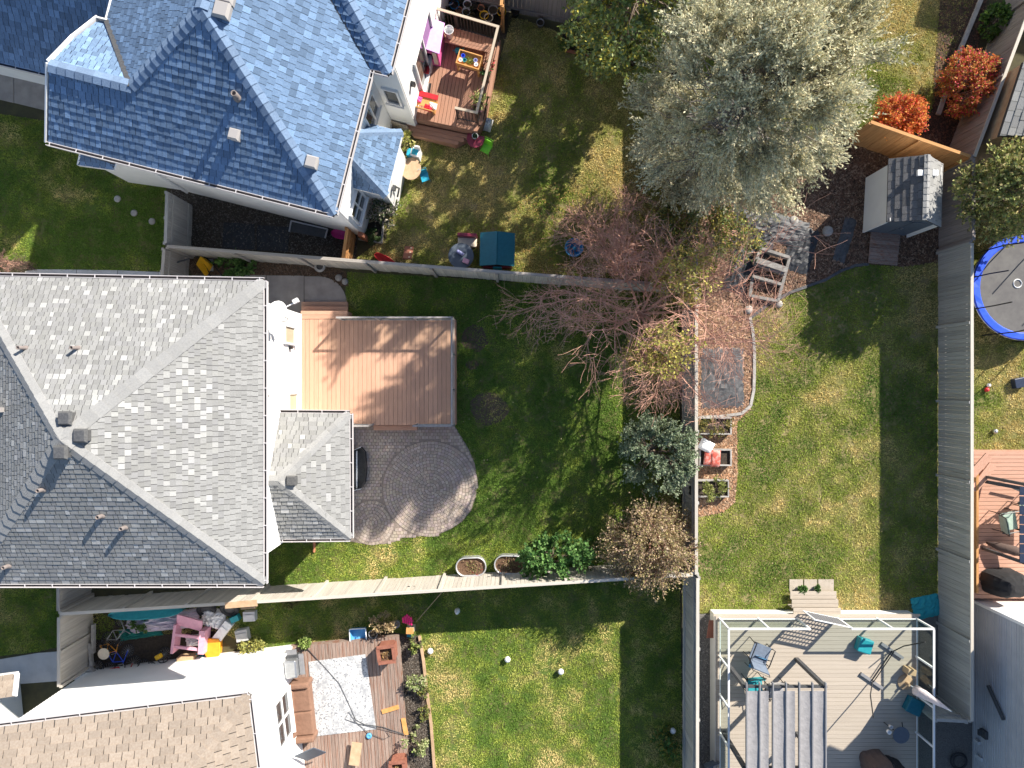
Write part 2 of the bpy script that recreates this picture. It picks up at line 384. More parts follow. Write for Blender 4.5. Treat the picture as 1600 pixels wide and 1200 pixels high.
for i, (nm, poly, m_, dry, lab) in enumerate(lawns):
    w = px(poly)
    tag(sheet(nm, w, .004, m_), lab, 'lawn')
    X, Y = scatter(w, 1900)
    for pp in patch_polys:
        kk = ~inside(pp, X, Y) | (nr.random(len(X)) < .4); X, Y = X[kk], Y[kk]
    k = (abs(X) < 18.6) & (abs(Y) < 14.0); X, Y = X[k], Y[k]; n = len(X)
    big = value_noise(X + 50, Y + 50, 1.9, 11 + i); mid = value_noise(X + 50, Y + 50, .55, 31 + i); fine = value_noise(X + 50, Y + 50, .16, 51 + i)
    d = np.clip(dry + (big - .5) * 1.0 + (mid - .5) * .85 + (fine - .5) * .4, 0, 1)
    bare = (value_noise(X + 50, Y + 50, .38, 71 + i) + value_noise(X + 50, Y + 50, .12, 72 + i) * .6 > 1.28 - dry * .1) & (nr.random(n) < .8)
    keep = ~bare; X, Y, d, fine, mid = X[keep], Y[keep], d[keep], fine[keep], mid[keep]; n = len(X)
    lush = np.clip(d * 2, 0, 1)[:, None]; very = np.clip(d * 2 - 1, 0, 1)[:, None]
    col = (G1 * (1 - lush) + G2 * lush) * (1 - very) + DRY * very
    col = col * nr.uniform(.65, 1.35, (n, 1)) * (0.85 + .3 * mid[:, None])
    ang = nr.uniform(0, 2 * math.pi, n); h = nr.uniform(.018, .048, n) * (.6 + .8 * fine); lean = nr.uniform(.4, 1.6, n); la = nr.uniform(0, 2 * math.pi, n)
    w2 = nr.uniform(.009, .020, n)
    V = np.zeros((n, 3, 3)); dx, dy = np.cos(ang) * w2, np.sin(ang) * w2
    V[:, 0] = np.stack([X - dx, Y - dy, np.full(n, .004)], 1); V[:, 1] = np.stack([X + dx, Y + dy, np.full(n, .004)], 1)
    V[:, 2] = np.stack([X + np.cos(la) * h * lean, Y + np.sin(la) * h * lean, h + .004], 1)
    g = np_mesh('grass', V, 3, 'grass_blade', col)
    tag(g, 'short mown grass of the ' + lab.replace('lawn', 'lawn area', 1), 'grass', kind='stuff')
for i, p in enumerate(patch_polys):
    tag(sheet('soil_patch', p, .008, 'patch_soil'), ['large bare soil patch right of the tan deck', 'bare soil patch near the top right deck corner', 'small bare soil patch beside the deck edge'][i], 'soil')

def chips(name, poly, density, cols, size, label, cat, z=.012, holes=(), zr=.02):
    w = px(poly); X, Y = scatter(w, density, holes); n = len(X)
    a = nr.uniform(0, 2*math.pi, n); L = nr.uniform(.5, 1.3, n) * size; W = L * nr.uniform(.25, .6, n); t1 = nr.uniform(-.4, .4, n); t2 = nr.uniform(-.4, .4, n)
    Z = z + nr.uniform(0, zr, n); ux, uy = np.cos(a), np.sin(a); V = np.zeros((n, 4, 3))
    for q, (sx, sy) in enumerate(((-1, -1), (1, -1), (1, 1), (-1, 1))):
        V[:, q, 0] = X + ux * L * sx - uy * W * sy; V[:, q, 1] = Y + uy * L * sx + ux * W * sy; V[:, q, 2] = Z + np.abs(L * t1 * sx + W * t2 * sy)
    C = np.array(cols)[nr.integers(0, len(cols), n)] * nr.uniform(.6, 1.4, (n, 1))
    tag(np_mesh(name, V, 4, 'mulch_chip', C), label, cat, kind='stuff')
# paths
def slab_struct(name, poly, z0, z1, m_, label):
    b = MB(); b.prism([tuple(p) for p in px(poly)], z0, z1)
    return tag(b.build(name, m_), label, 'path', kind='structure')
def concrete_path(name, cells, z, m_, label):
    root = None
    for c in cells:
        b = MB(); b.prism(px(c), -.05, z)
        o = b.build(name if root is None else 'concrete_slab', m_, root)
        if root is None: root = tag(o, label, 'path', kind='structure')
curve = [(476, 432)] + [(498 + 44 * math.sin(a), 474 - 42 * math.cos(a)) for a in [i * math.pi / 2 / 7 for i in range(8)]] + [(542, 500), (476, 500)]
concrete_path('concrete_path', [[(300, 430), (358, 430), (358, 500), (300, 500)], [(359, 430), (416, 430), (416, 500), (359, 500)], [(417, 430.5), (475, 431), (475, 500), (417, 500)], curve], .03, 'concrete', 'rounded concrete walk at the corner of the tan deck')
concrete_path('concrete_path', [[(40, 424), (58, 421), (120, 421.5), (120, 450), (40, 450)], [(121, 421.5), (184, 422.5), (184, 450), (121, 450)], [(185, 422.5), (247, 425), (247, 450), (185, 450)], [(248, 425), (258, 425.5), (258, 450), (248, 450)]], .03, 'concrete_pale', 'pale concrete strip along the grey roof left of the gate')
concrete_path('concrete_path', [[(-60, 90), (22, 108), (22, 161), (-60, 142)], [(23, 108), (100, 120), (100, 180), (23, 161)]], .03, 'concrete', 'grey concrete drive under the blue garage roof')
concrete_path('concrete_path', [[(-60, 1040), (60, 1020), (140, 1014), (140, 1060), (-60, 1075)]], .03, 'concrete_pale', 'pale concrete walk in front of the brown roofed house')
# beds
def bed(name, poly, m_, label, z=.01):
    return tag(sheet(name, px(poly), z, m_), label, 'planting bed')
MULCH_N = [(290, 404), (400, 402), (500, 412), (540, 424), (545, 448), (530, 446), (515, 436), (498, 431), (300, 429)]
bed('mulch_bed', MULCH_N, 'mulch', 'brown mulch strip below the top fence of the middle yard')
chips('bark_chips', MULCH_N, 900, [(.11, .07, .045), (.16, .11, .075), (.07, .05, .035)], .03, 'brown bark chips along the concrete walk', 'bark chips')
SIDE_BED = [(268, 292), (560, 366), (556, 404), (400, 392), (262, 386)]
bed('dirt_strip', SIDE_BED, 'dark_soil', 'dark dirt strip beside the blue roofed house')
chips('gravel_chips', SIDE_BED, 500, [(.11, .10, .09), (.07, .06, .05), (.16, .14, .12)], .025, 'dark litter in the side passage of the blue roofed house', 'gravel')
SHED_BED = [(1092, 300), (1200, 310), (1345, 215), (1470, 210), (1466, 410), (1410, 417), (1355, 412), (1315, 424), (1290, 438), (1262, 446), (1232, 456), (1200, 474), (1172, 494), (1150, 500), (1092, 470)]
bed('mulch_bed', SHED_BED, 'mulch', 'large brown mulch bed round the garden shed')
chips('bark_chips', SHED_BED, 900, [(.20, .11, .07), (.12, .07, .045), (.28, .19, .13), (.08, .05, .035)], .035, 'reddish bark chips round the garden shed', 'bark chips')
POND_BED = [(1066, 458), (1150, 470), (1172, 494), (1178, 520), (1178, 600), (1172, 640), (1066, 652)]
bed('mulch_bed', POND_BED, 'mulch_dry', 'tan mulch bed under the bare red tree')
chips('bark_chips', POND_BED, 900, [(.36, .20, .12), (.28, .16, .09), (.45, .30, .2), (.16, .10, .06)], .035, 'dry tan bark chips beside the black fabric', 'bark chips')
RAISED = [(1066, 640), (1172, 640), (1151, 660), (1152, 740), (1148, 785), (1130, 800), (1100, 806), (1066, 812)]
bed('mulch_bed', RAISED, 'mulch_dry', 'orange tan mulch strip holding three raised beds', .012)
chips('bark_chips', RAISED, 1100, [(.42, .22, .12), (.32, .18, .10), (.50, .34, .22), (.2, .12, .07)], .03, 'orange bark chips round the raised beds', 'bark chips')
CORNER_BED = [(1470, -20), (1545, -20), (1500, 235), (1420, 225), (1455, 180)]
bed('mulch_bed', CORNER_BED, 'dark_soil', 'dark bed with orange shrubs at the top right')
chips('bark_chips', CORNER_BED, 500, [(.09, .05, .035), (.06, .04, .03), (.14, .07, .045)], .035, 'dark bark under the orange shrubs', 'bark chips')
TOP_BED = [(876, 46), (960, 40), (1062, 60), (1062, 130), (975, 100), (930, 90), (886, 80)]
bed('planting_bed', TOP_BED, 'dark_soil', 'planting bed under the green and yellow tree')
POT_BED = [(645, -20), (800, -20), (790, 62), (700, 40), (655, 20)]
bed('dirt_strip', POT_BED, 'dark_soil', 'dark ground under the cluster of plant pots')
WALL_BED = [(563, 362), (590, 310), (604, 312), (604, 378), (590, 374)]
bed('planting_bed', WALL_BED, 'dark_soil', 'dark bed with a flowering shrub at the white wall')
STEP_BED = [(606, 190), (640, 200), (632, 252), (622, 300), (605, 305), (612, 210)]
bed('planting_bed', STEP_BED, 'dark_soil', 'reddish dark bed beside the blue bay roof', .0085)
DECK_BED = [(622, 995), (656, 992), (666, 1060), (676, 1210), (636, 1210)]
bed('planting_bed', DECK_BED, 'dark_soil', 'soil bed with flowers along the weathered deck')
chips('gravel_chips', DECK_BED, 900, [(.14, .12, .10), (.08, .07, .06), (.2, .17, .14)], .02, 'crumbly soil of the flower bed along the weathered deck', 'gravel')
JUNK_BED = [(140, 960), (300, 945), (345, 985), (300, 1030), (150, 1055)]
bed('dirt_strip', JUNK_BED, 'dark_soil', 'brown dirt under the bicycles', .0085)
GRAVEL = [(1084, 960), (1122, 958), (1122, 1210), (1066, 1210), (1066, 990)]
bed('gravel_strip', GRAVEL, 'gravel_grey', 'grey gravel strip between fence and taupe deck', .014)
chips('gravel_chips', GRAVEL, 1200, [(.22, .2, .19), (.12, .11, .10), (.3, .28, .26)], .018, 'grey pebbles beside the taupe deck', 'gravel')
GRAVEL2 = [(1425, 958), (1470, 955), (1530, 940), (1530, 1210), (1425, 1210)]
bed('gravel_strip', GRAVEL2, 'gravel_grey', 'dark gravel strip behind the glass railing', .015)
LEAF_ZONE = [(820, 300), (1062, 230), (1062, 442), (800, 424), (760, 380)]
chips('fallen_leaves', LEAF_ZONE, 130, [(.30, .19, .05), (.22, .13, .045), (.36, .26, .08)], .022, 'yellow fallen leaves on the lawn by the blue tub', 'leaves', z=.05, zr=.04)
chips('fallen_leaves', MAIN_LAWN, 2.5, [(.30, .24, .12), (.36, .30, .18)], .018, 'a few pale fallen leaves on the middle lawn', 'leaves', z=.055, zr=.02)
chips('fallen_leaves', RIGHT_LAWN, 5, [(.34, .24, .12), (.40, .32, .18)], .018, 'pale fallen leaves on the right lawn', 'leaves', z=.055, zr=.02)

# patio of small pavers laid in rings
pw = px(PATIO_EDGE); base = tag(sheet('patio', pw, .012, 'paver_joint'), 'paved patio with rings of small pinkish pavers', 'patio')
C1 = at(673, 764).xy; C2 = at(581, 817).xy; R1, R2, RW = 1.72, .82, .112
b = MB(); cand = []
def ring(C, R):
    k = 0
    while (k + 1) * RW <= R + .01:
        r0, r1 = k * RW, (k + 1) * RW; n = max(5, int(2 * math.pi * (r0 + r1) / 2 / .125)); off = rng.random()
        for j in range(n):
            a0, a1 = 2*math.pi*(j + off)/n, 2*math.pi*(j + 1 + off)/n; g = .006
            am = (a0 + a1)/2; cand.append((C[0] + (r0 + r1)/2*math.cos(am), C[1] + (r0 + r1)/2*math.sin(am), [(C[0] + r*math.cos(a), C[1] + r*math.sin(a)) for r, a in ((r0 + g, a0 + g/max(r0, .05)), (r1 - g, a0 + g/r1), (r1 - g, a1 - g/r1), (r0 + g, a1 - g/max(r0, .05)))], C))
        k += 1
ring(C1, R1); ring(C2, R2)
for i in range(-60, 60):
    for j in range(-80, 80):
        x = -5.5 + i * .125 + (j % 2) * .06; y = -3 + j * .112
        if (Vector((x, y)) - C1).length < R1 + .03 or (Vector((x, y)) - C2).length < R2 + .03: continue
        cand.append((x, y, [(x - .056, y - .05), (x + .056, y - .05), (x + .056, y + .05), (x - .056, y + .05)], None))
X = np.array([c[0] for c in cand]); Y = np.array([c[1] for c in cand]); ok = inside(pw, X, Y)
for c, k in zip(cand, ok):
    if not k: continue
    if c[3] is C2 and (Vector(c[:2]) - C1).length < R1: continue
    t = rng.uniform(.84, 1.12); b.tone = (t, t * rng.uniform(.95, 1.03), t * rng.uniform(.92, 1.05)); b.prism(c[2], .0, .026 + rng.uniform(-.003, .004))
b.build('pavers', 'paver', base, kind='stuff')

# ---------------------------------------------------------------- roofs
def clip_poly(sub, clip):
    out = sub
    for i in range(len(clip)):
        a, c = clip[i], clip[(i + 1) % len(clip)]; inp = out; out = []
        if not inp: break
        sd = lambda p: (c[0] - a[0]) * (p[1] - a[1]) - (c[1] - a[1]) * (p[0] - a[0])
        for j in range(len(inp)):
            p, q = inp[j], inp[(j + 1) % len(inp)]; dp, dq = sd(p), sd(q)
            if dp >= 0: out.append(p)
            if dp * dq < 0: t = dp / (dp - dq); out.append((p[0] + (q[0] - p[0]) * t, p[1] + (q[1] - p[1]) * t))
    return out
_wedge = {}
def wedge_mesh(mat_):
    if mat_ not in _wedge:
        vs = [(-.5, 0, 0), (.5, 0, 0), (.5, 1, 0), (-.5, 1, 0), (-.5, 0, 1), (.5, 0, 1), (.5, 1, .12), (-.5, 1, .12)]
        me = bpy.data.meshes.new('shingle'); me.from_pydata(vs, [], [(3, 2, 1, 0), (4, 5, 6, 7), (0, 1, 5, 4), (1, 2, 6, 5), (2, 3, 7, 6), (3, 0, 4, 7)])
        me.materials.append(M[mat_]); _wedge[mat_] = me
    return _wedge[mat_]
def roof_plane(roof, pts, pitch, tabw, mat_, tones, thick=.022, single=0, tab_mat=None, r=rng, jit=.5, in_frame=True, g=.006, half=False):
    """pts: convex 3-D polygon whose first edge lies along the eave. Courses of real shingle tabs."""
    pts = [Vector(p) for p in pts]; e1 = (pts[1] - pts[0]).normalized(); n = e1.cross(pts[-1] - pts[0]).normalized()
    if n.z < 0: n = -n
    e2 = n.cross(e1).normalized()
    if e2.z < 0: e1 = -e1; e2 = n.cross(e1).normalized()
    o = pts[0]; P = [((p - o).dot(e1), (p - o).dot(e2)) for p in pts]
    ar = sum(P[i][0]*P[(i+1) % len(P)][1] - P[(i+1) % len(P)][0]*P[i][1] for i in range(len(P)))
    if ar < 0: P = P[::-1]
    b = MB(); x0, x1 = min(p[0] for p in P), max(p[0] for p in P); y0, y1 = min(p[1] for p in P), max(p[1] for p in P)
    k = 0; y = y0; singles = 0
    W = lambda q, h: o + e1 * q[0] + e2 * q[1] + n * h
    R = Matrix((e1, e2, n)).transposed().to_4x4()
    while y < y1:
        x = x0 - ((k % 2) * tabw * .5 + r.random() * tabw * .06 if half else (k % 3) * tabw * .37 + r.random() * tabw * .3)
        while x < x1:
            w = tabw * (1 + r.uniform(-jit, jit) * .8); t = thick * r.uniform(.7, 1.3)
            rect = [(x + g, y), (x + w - g, y), (x + w - g, y + pitch), (x + g, y + pitch)]; c = clip_poly(rect, P); cx = W((x + w/2, y), 0)
            s_ = FOC / (CAM_H - cx.z); vis = abs(cx.x * s_) < 830 and abs(cx.y * s_) < 630
            if len(c) >= 3 and (vis or not in_frame):
                full = len(c) == 4 and abs((c[1][0]-c[0][0]) * 1.0) > 0 and all(any(abs(a[0]-q[0]) < 1e-6 and abs(a[1]-q[1]) < 1e-6 for q in c) for a in rect)
                if full and singles < single:
                    m = Matrix.Translation(W((x + w/2, y), .001)) @ R @ Matrix.Diagonal((w - 2*g, pitch * 1.02, t, 1))
                    piece_m('shingle', roof, wedge_mesh(tab_mat), m); singles += 1
                else:
                    b.tone = tones(r); hh = lambda q: .003 + t * (1 - .88 * (q[1] - y) / pitch)
                    top = [W(q, hh(q)) for q in c]; m_ = len(c); b.add(top, [tuple(range(m_))])
                    low = [q for q in c if abs(q[1] - y) < 1e-6]
                    if len(low) == 2:
                        a_, c_ = sorted(low); b.add([W(a_, 0), W(c_, 0), W(c_, hh(c_)), W(a_, hh(a_))], [(0, 1, 2, 3)])
            x += w
        y += pitch; k += 1
    if b.f: b.build('shingles', mat_, roof, kind='stuff')
_cap = {}
def caps(roof, a, c, mat_, width=.17, step=.26, droop=.45, lift=.02):
    if (mat_, droop) not in _cap:
        vs = []
        for x, z in ((-.5, .0), (.5, .16)):
            vs += [(x, -1, z - droop), (x, 0, z), (x, 1, z - droop), (x, -1, z - droop - .12), (x, 0, z - .12), (x, 1, z - droop - .12)]
        fs = [(0, 6, 7, 1), (1, 7, 8, 2), (0, 1, 4, 3), (1, 2, 5, 4), (6, 9, 10, 7), (7, 10, 11, 8), (0, 3, 9, 6), (2, 8, 11, 5)]
        me = bpy.data.meshes.new('ridge_cap'); me.from_pydata(vs, [], fs); me.materials.append(M[mat_]); _cap[(mat_, droop)] = me
    a = Vector(a); c = Vector(c); d = c - a; n = max(1, int(d.length / step)); e1 = d.normalized(); up = Vector((0, 0, 1)); e2 = up.cross(e1).normalized(); e3 = e1.cross(e2).normalized()
    R = Matrix((e1, e2, e3)).transposed().to_4x4()
    for i in range(n):
        p = a + d * ((i + .5) / n) + e3 * lift
        piece_m('ridge_cap', roof, _cap[(mat_, droop)], Matrix.Translation(p) @ R @ Matrix.Diagonal((-step * 1.15, width, width, 1)))
def gutter(parent, a, c, out, strap=.75):
    """U shaped gutter from a to c, out = outward horizontal unit vector"""
    a = Vector(a); c = Vector(c); out = Vector(out); d = (c - a).normalized(); b = MB(); up = Vector((0, 0, 1))
    o1, o2 = out * .01, out * .095
    b.bar(a + o1 - up*.03, c + o1 - up*.03, .012, .12); b.bar(a + o2 - up*.03, c + o2 - up*.03, .015, .125)
    L = (c - a).length
    for i in range(int(L / strap) + 1):
        p = a + d * min(L, i * strap + .1); b.bar(p + o1*0 + up*.025, p + out*.10 + up*.025, .025, .008)
    g = b.build('gutter', 'gutter_white', parent)
    bb = MB(); bb.bar(a + out*.052 - up*.075, c + out*.052 - up*.075, .072, .012); bb.build('gutter_bed', 'gutter_inside', g)
def box_vent(house, p, n, mat_='vent_metal', s=.34, rz=0):
    b = MB(frame(p, rz)); b.box((0, 0, .05), (s * .8, s * .8, .2)); b.box((0, 0, .19), (s, s, .08), taper=.75)
    b.build('roof_vent', mat_, house)
def pipe_vent(house, p, h=.24, r=.055):
    b = MB(); p = Vector(p); b.lathe(p, [(r * 1.5, -.05), (r * 1.4, .03), (r * 1.05, .05), (r, .06), (r, h), (r * .7, h), (r * .7, h - .08)], 10); b.build('vent_pipe', 'pipe_lead', house, True)
def window(house, c, w, h, nx, ny, cols=2, pane='window_glass', rows=1):
    """c centre on the wall face, (nx, ny) outward normal"""
    nrm = Vector((nx, ny, 0)).normalized(); rz = math.atan2(nrm.y, nrm.x); Mx = frame(c, rz); b = MB(Mx); f = .06
    for s in (-1, 1):
        b.box((.03, s * (w/2 - f/2), 0), (.09, f, h)); b.box((.031, 0, s * (h/2 - f/2)), (.092, w - 2*f, f))
    for i in range(1, cols): b.box((.03, -w/2 + w * i / cols, 0), (.07, f * .8, h - 2*f))
    for i in range(1, rows): b.box((.029, 0, -h/2 + h * i / rows), (.068, w - 2*f, f * .8))
    fr = b.build('window', 'trim_white', house)
    for i in range(cols):
        for j in range(rows):
            g = MB(Mx); g.box((.012, -w/2 + w * (i + .5) / cols, -h/2 + h * (j + .5)/rows), (.024, w / cols - f, h/rows - f)); g.build('pane', pane, fr)
    s = MB(Mx); s.box((.06, 0, -h/2 - .03), (.14, w + .08, .05)); s.build('sill', 'trim_white', fr)
def lap_wall(b, p0, p1, z0, z1, step=.15):
    """lap siding: tilted courses between two ground points, outward = right of p0->p1"""
    p0 = Vector((p0[0], p0[1], 0)); p1 = Vector((p1[0], p1[1], 0)); d = (p1 - p0).normalized(); o = Vector((d.y, -d.x, 0)); z = z0
    while z < z1 - 1e-6:
        zz = min(z + step, z1); A, Bq = p0 + o*.018, p1 + o*.018; C, D = p1 + o*.002, p0 + o*.002
        b.add([A + Vector((0,0,z)), Bq + Vector((0,0,z)), C + Vector((0,0,zz)), D + Vector((0,0,zz)), p0 + Vector((0,0,z)), p1 + Vector((0,0,z))], [(0, 1, 2, 3), (4, 5, 1, 0)])
        z = zz

# ---------------------------------------------------------------- grey roofed house (left)
tone_grey = lambda r: (lambda t: (t, t, t * r.uniform(.98, 1.02)))(r.choice([.86, .9, .92, .94, .96, .98, 1, 1, 1, 1.02, 1.04, 1.06, 1.1, 1.14, 1.36, 1.5]) * r.uniform(.95, 1.05))
ZE = 5.6; EX = -6.79; YN = 2.86; YS = -5.46; AP = Vector((-10.82, -1.34, 8.0)); WX = -14.95
house = thing('house', 'large grey shingled hip roof house with white wall, left of the tan deck', 'house', (-11, -1.3, 0))
b = MB(); wx0, wx1, wy0, wy1 = -20, -7.23, -5.0, 2.4
b.prism([(wx0, wy0), (wx1, wy0), (wx1, wy1), (wx0, wy1)], 0, ZE - .12)
lap_wall(b, (wx1, wy0), (wx1, wy1), .3, ZE - .12); b.build('wall', 'siding_white', house)
NE, SE, NW, SW = Vector((EX, YN - .05, ZE)), Vector((EX, YS, ZE)), Vector((-14.9, YN + .1, ZE)), Vector((-14.9, YS, ZE))
b = MB(); dn = Vector((0, 0, .03))
for tri in ((NE, SE, AP), (NE, NW, AP), (NW, SW, AP), (SW, SE, AP)): b.slab([p - dn for p in tri], .14)
b.prism([(-20, YS), (-14.9, YS), (-14.9, YN), (-20, YN)], ZE - .2, ZE - .05)
roof = b.build('roof', 'roof_deck', house)
roof_plane(roof, (SE, NE, AP), .145, .155, 'shingle_grey', tone_grey, .012, jit=.3, single=300, tab_mat='shingle_grey_tab')
roof_plane(roof, (NE, NW, AP), .145, .155, 'shingle_grey', tone_grey, .012, jit=.3)
roof_plane(roof, (NW, SW, AP), .145, .175, 'shingle_grey', tone_grey, .018)
roof_plane(roof, (SW, SE, AP), .145, .175, 'shingle_grey', tone_grey, .014)
for c in (NE, SE, NW, SW): caps(roof, c, AP, 'cap_grey', .17, .3, .42)
gutter(house, SE, NE, (1, 0, 0)); gutter(house, NE, NW, (0, 1, 0)); gutter(house, SW, SE, (0, -1, 0))
def on_plane(x, y, tri):
    """point of a sloping plane seen at photo pixel (x, y)"""
    a, c, d = [Vector(p) for p in tri]; n = (c - a).cross(d - a); o = Vector((0, 0, CAM_H)); r = at(x, y, 0) - o
    return o + r * ((a - o).dot(n) / r.dot(n))
for x, y in ((108, 653), (132, 680)): box_vent(house, on_plane(x, y, (NE, NW, AP) if y < 660 else (NE, SE, AP)), None)
box_vent(house, on_plane(101, 706, (SW, SE, AP)), None)
for x, y in ((160, 806), (196, 824), (68, 765), (14, 884)): pipe_vent(house, on_plane(x, y, (SW, SE, AP)))
for x, y in ((40, 544), (122, 544)): pipe_vent(house, on_plane(x, y, (NE, NW, AP)), .3, .05)
b = MB(); b.box(on_plane(2, 640, (NW, SW, AP)) + Vector((-.2, 0, .2)), (.7, .12, .7)); b.build('roof_vent', 'vent_pale', house)
window(house, (wx1 + .02, 1.58, 2.1), .62, 1.1, 1, 0, 1, 'blind_beige')
window(house, (wx1 + .02, -.65, 1.75), .75, 1.0, 1, 0, 1, 'blind_beige')
b = MB(); b.box((wx1 + .06, 1.18, 2.0), (.1, .1, .16)); b.build('wall_lamp', 'metal_black', house)
b = MB(); b.box((wx1 + .06, -.35, 4.3), (.12, .08, .2)); b.build('wall_lamp', 'metal_dark', house)
# sunroom wing
b = MB(); b.prism([(-7.25, -4.4), (-5.62, -4.4), (-5.62, -1.28), (-7.25, -1.28)], 0, 2.82); b.build('wing_wall', 'siding_white', house)
z2 = 2.9; q = [Vector((-5.06, -.92, z2)), Vector((-5.04, -4.8, z2)), Vector((-7.24, -4.82, z2)), Vector((-7.24, -.9, z2))]; r1, r2 = Vector((-6.92, -2.86, 4.0)), Vector((-7.22, -2.86, 4.0))
b = MB()
for t in ((q[1], q[0], r1), (q[0], q[3], r2, r1), (q[2], q[1], r1, r2)): b.slab([p - dn for p in t], .13)
wing = b.build('wing_roof', 'roof_deck', house)
roof_plane(wing, (q[1], q[0], r1), .15, .2, 'shingle_grey', tone_grey, single=60, tab_mat='shingle_grey_tab'); roof_plane(wing, (q[0], q[3], r2, r1), .15, .2, 'shingle_grey', tone_grey); roof_plane(wing, (q[2], q[1], r1, r2), .15, .2, 'shingle_grey', tone_grey, .03)
caps(wing, q[0], r1, 'cap_grey', .15, .28, .4); caps(wing, q[1], r1, 'cap_grey', .15, .28, .4); caps(wing, r1, r2, 'cap_grey', .15, .28, .4)
gutter(house, q[1], q[0], (1, 0, 0)); gutter(house, q[0], q[3], (0, 1, 0)); gutter(house, q[2], q[1], (0, -1, 0))
box_vent(house, on_plane(458, 750, (q[1], q[0], r1)), None, s=.3)
b = MB(); b.tube([(-6.9, -4.95, 2.75), (-6.9, -4.7, 2.5), (-6.9, -4.6, .4), (-6.92, -5.1, .12), (-6.95, -5.9, .08)], .045, 8); b.build('downspout', 'plastic_terracotta', house)

# window well beside the sunroom
w = thing('window_well', 'black half round window well beside the grey sunroom roof', 'window well', at(552, 731))
P = [at(553, 704), at(566, 699), at(572, 706), at(574, 731), at(572, 752), at(566, 761), at(553, 764)]
b = MB()
for i in range(len(P) - 1): b.bar(P[i] + Vector((0, 0, .1)), P[i+1] + Vector((0, 0, .1)), .03, .32)
b.build('rim', 'metal_black', w)
sh = MB(); sh.add([p + Vector((0, 0, .035)) for p in P], [tuple(range(len(P)))[::-1]]); sh.build('floor', 'fabric_black', w)
b = MB(); b.bar(P[0] + Vector((.12, 0, .07)), P[-1] + Vector((.12, 0, .07)), .04, .06); b.bar(P[0] + Vector((.02, .02, .2)), P[1] + Vector((0, .03, .2)), .03, .05); b.bar(P[-1] + Vector((.02, -.02, .2)), P[-2] + Vector((0, -.03, .2)), .03, .05); b.build('grate', 'metal_white', w)
# satellite dish on the white wall
dsh = thing('satellite_dish', 'white satellite dish on the white wall by the deck steps', 'satellite dish', (-7.2, 2.15, 4.3))
b = MB(Matrix.Translation((-6.8, 2.1, 4.6)) @ Matrix.Rotation(.9, 4, 'Y') @ Matrix.Rotation(.3, 4, 'X')); b.lathe((0, 0, 0), [(.02, 0), (.2, .03), (.32, .09), (.31, .1), (.2, .045), (.02, .015)], 16); b.build('dish', 'plastic_white', dsh, True)
b = MB(); b.tube([(-7.23, 2.1, 4.2), (-6.95, 2.1, 4.25), (-6.82, 2.1, 4.58)], .025); b.build('mast', 'metal_dark', dsh)
b = MB(); b.bar((-6.78, 2.1, 4.5), (-6.3, 2.35, 4.45), .03, .03); b.box((-6.25, 2.4, 4.48), (.16, .12, .12), .5); b.build('receiver', 'plastic_white', dsh)
b = MB(); b.tube([(-6.95, 2.1, 4.3), (-6.75, 1.98, 4.1), (-6.65, 1.95, 3.9), (-6.75, 1.85, 3.9), (-7.0, 1.9, 3.8)], .012); b.build('cable', 'metal_black', dsh)

# ---------------------------------------------------------------- blue roofed house (top left)
TH = -.248; E0 = Vector((-4.86, 4.64, 0)); BU = Vector((math.cos(TH), math.sin(TH), 0)); BV = Vector((-math.sin(TH), math.cos(TH), 0))
def B(u, v, z): return E0 + BU * u + BV * v + Vector((0, 0, z))
tone_blue = lambda r: (lambda t: (t, t, t))(r.choice([.74, .84, .9, 1, 1, 1.08, 1.18, 1.32]) * r.uniform(.95, 1.05))
house = thing('house', 'blue shingled house with white walls at the top left', 'house', B(-3.5, 3, 0), TH)
b = MB()
Bx = lambda u, v: tuple(B(u, v, 0).xy)
b.prism([Bx(-7.3, .45), Bx(-.45, .45), Bx(-.45, 16.6), Bx(-6.9, 16.6), Bx(-6.9, 3.1), Bx(-7.3, 3.1)], 0, 5.5)
b.prism([Bx(-.5, 4.55), Bx(.42, 4.55), Bx(.42, 12), Bx(-.5, 12)], 0, 5.48)
lap_wall(b, Bx(-.45, .45), Bx(-.45, 4.5), .2, 5.45); lap_wall(b, Bx(.42, 4.6), Bx(.42, 11.9), .2, 5.45); lap_wall(b, Bx(-.44, 4.55), Bx(.42, 4.55), .2, 5.45); lap_wall(b, Bx(-7.3, .45), Bx(-.45, .45), .2, 5.45)
b.build('wall', 'siding_white', house)
K = .62; zu = lambda run: 5.6 + K * run
pk = B(-3.66, 3.66, zu(3.66)); rd = B(-3.66, 17, zu(3.66)); se = B(0, 0, 5.6); sw = B(-8.1, 0, 5.6); g1 = B(-7.75, 1.74, zu(1.74)); h1 = B(-5.58, 1.74, zu(1.74))
south_a = [sw, se, pk, h1, g1]
east = [se, B(0, 4.15, 5.6), B(0, 17, 5.6), rd, pk]
west = [B(-7.32, 17, 5.6), B(-7.32, 3.48, 5.6), h1, pk, rd]
facet = [B(-7.32, 3.48, 5.6), B(-7.6, 3.48, 5.6), B(-7.75, 2.74, zu(1.74) - K*1.0), g1, h1]
bump_e = [B(.5, 4.1, 5.6), B(.5, 11, 5.6), B(-3.1, 11, zu(3.6)), B(-3.1, 7.7, zu(3.6))]
bump_s = [B(0, 4.1, 5.6), B(.5, 4.1, 5.6), B(-3.1, 7.7, zu(3.6)), B(-3.6, 7.7, zu(3.6))]
b = MB()
for pl in (south_a, east, west, facet, bump_e, bump_s): b.slab([p - dn for p in pl], .13)
roof = b.build('roof', 'roof_deck', house)
up2 = Vector((0, 0, .012))
roof_plane(roof, [B(-5.77, 0, 5.6), se, pk, h1], .20, .17, 'shingle_blue', tone_blue, .016, single=300, tab_mat='shingle_blue_tab', jit=.25)
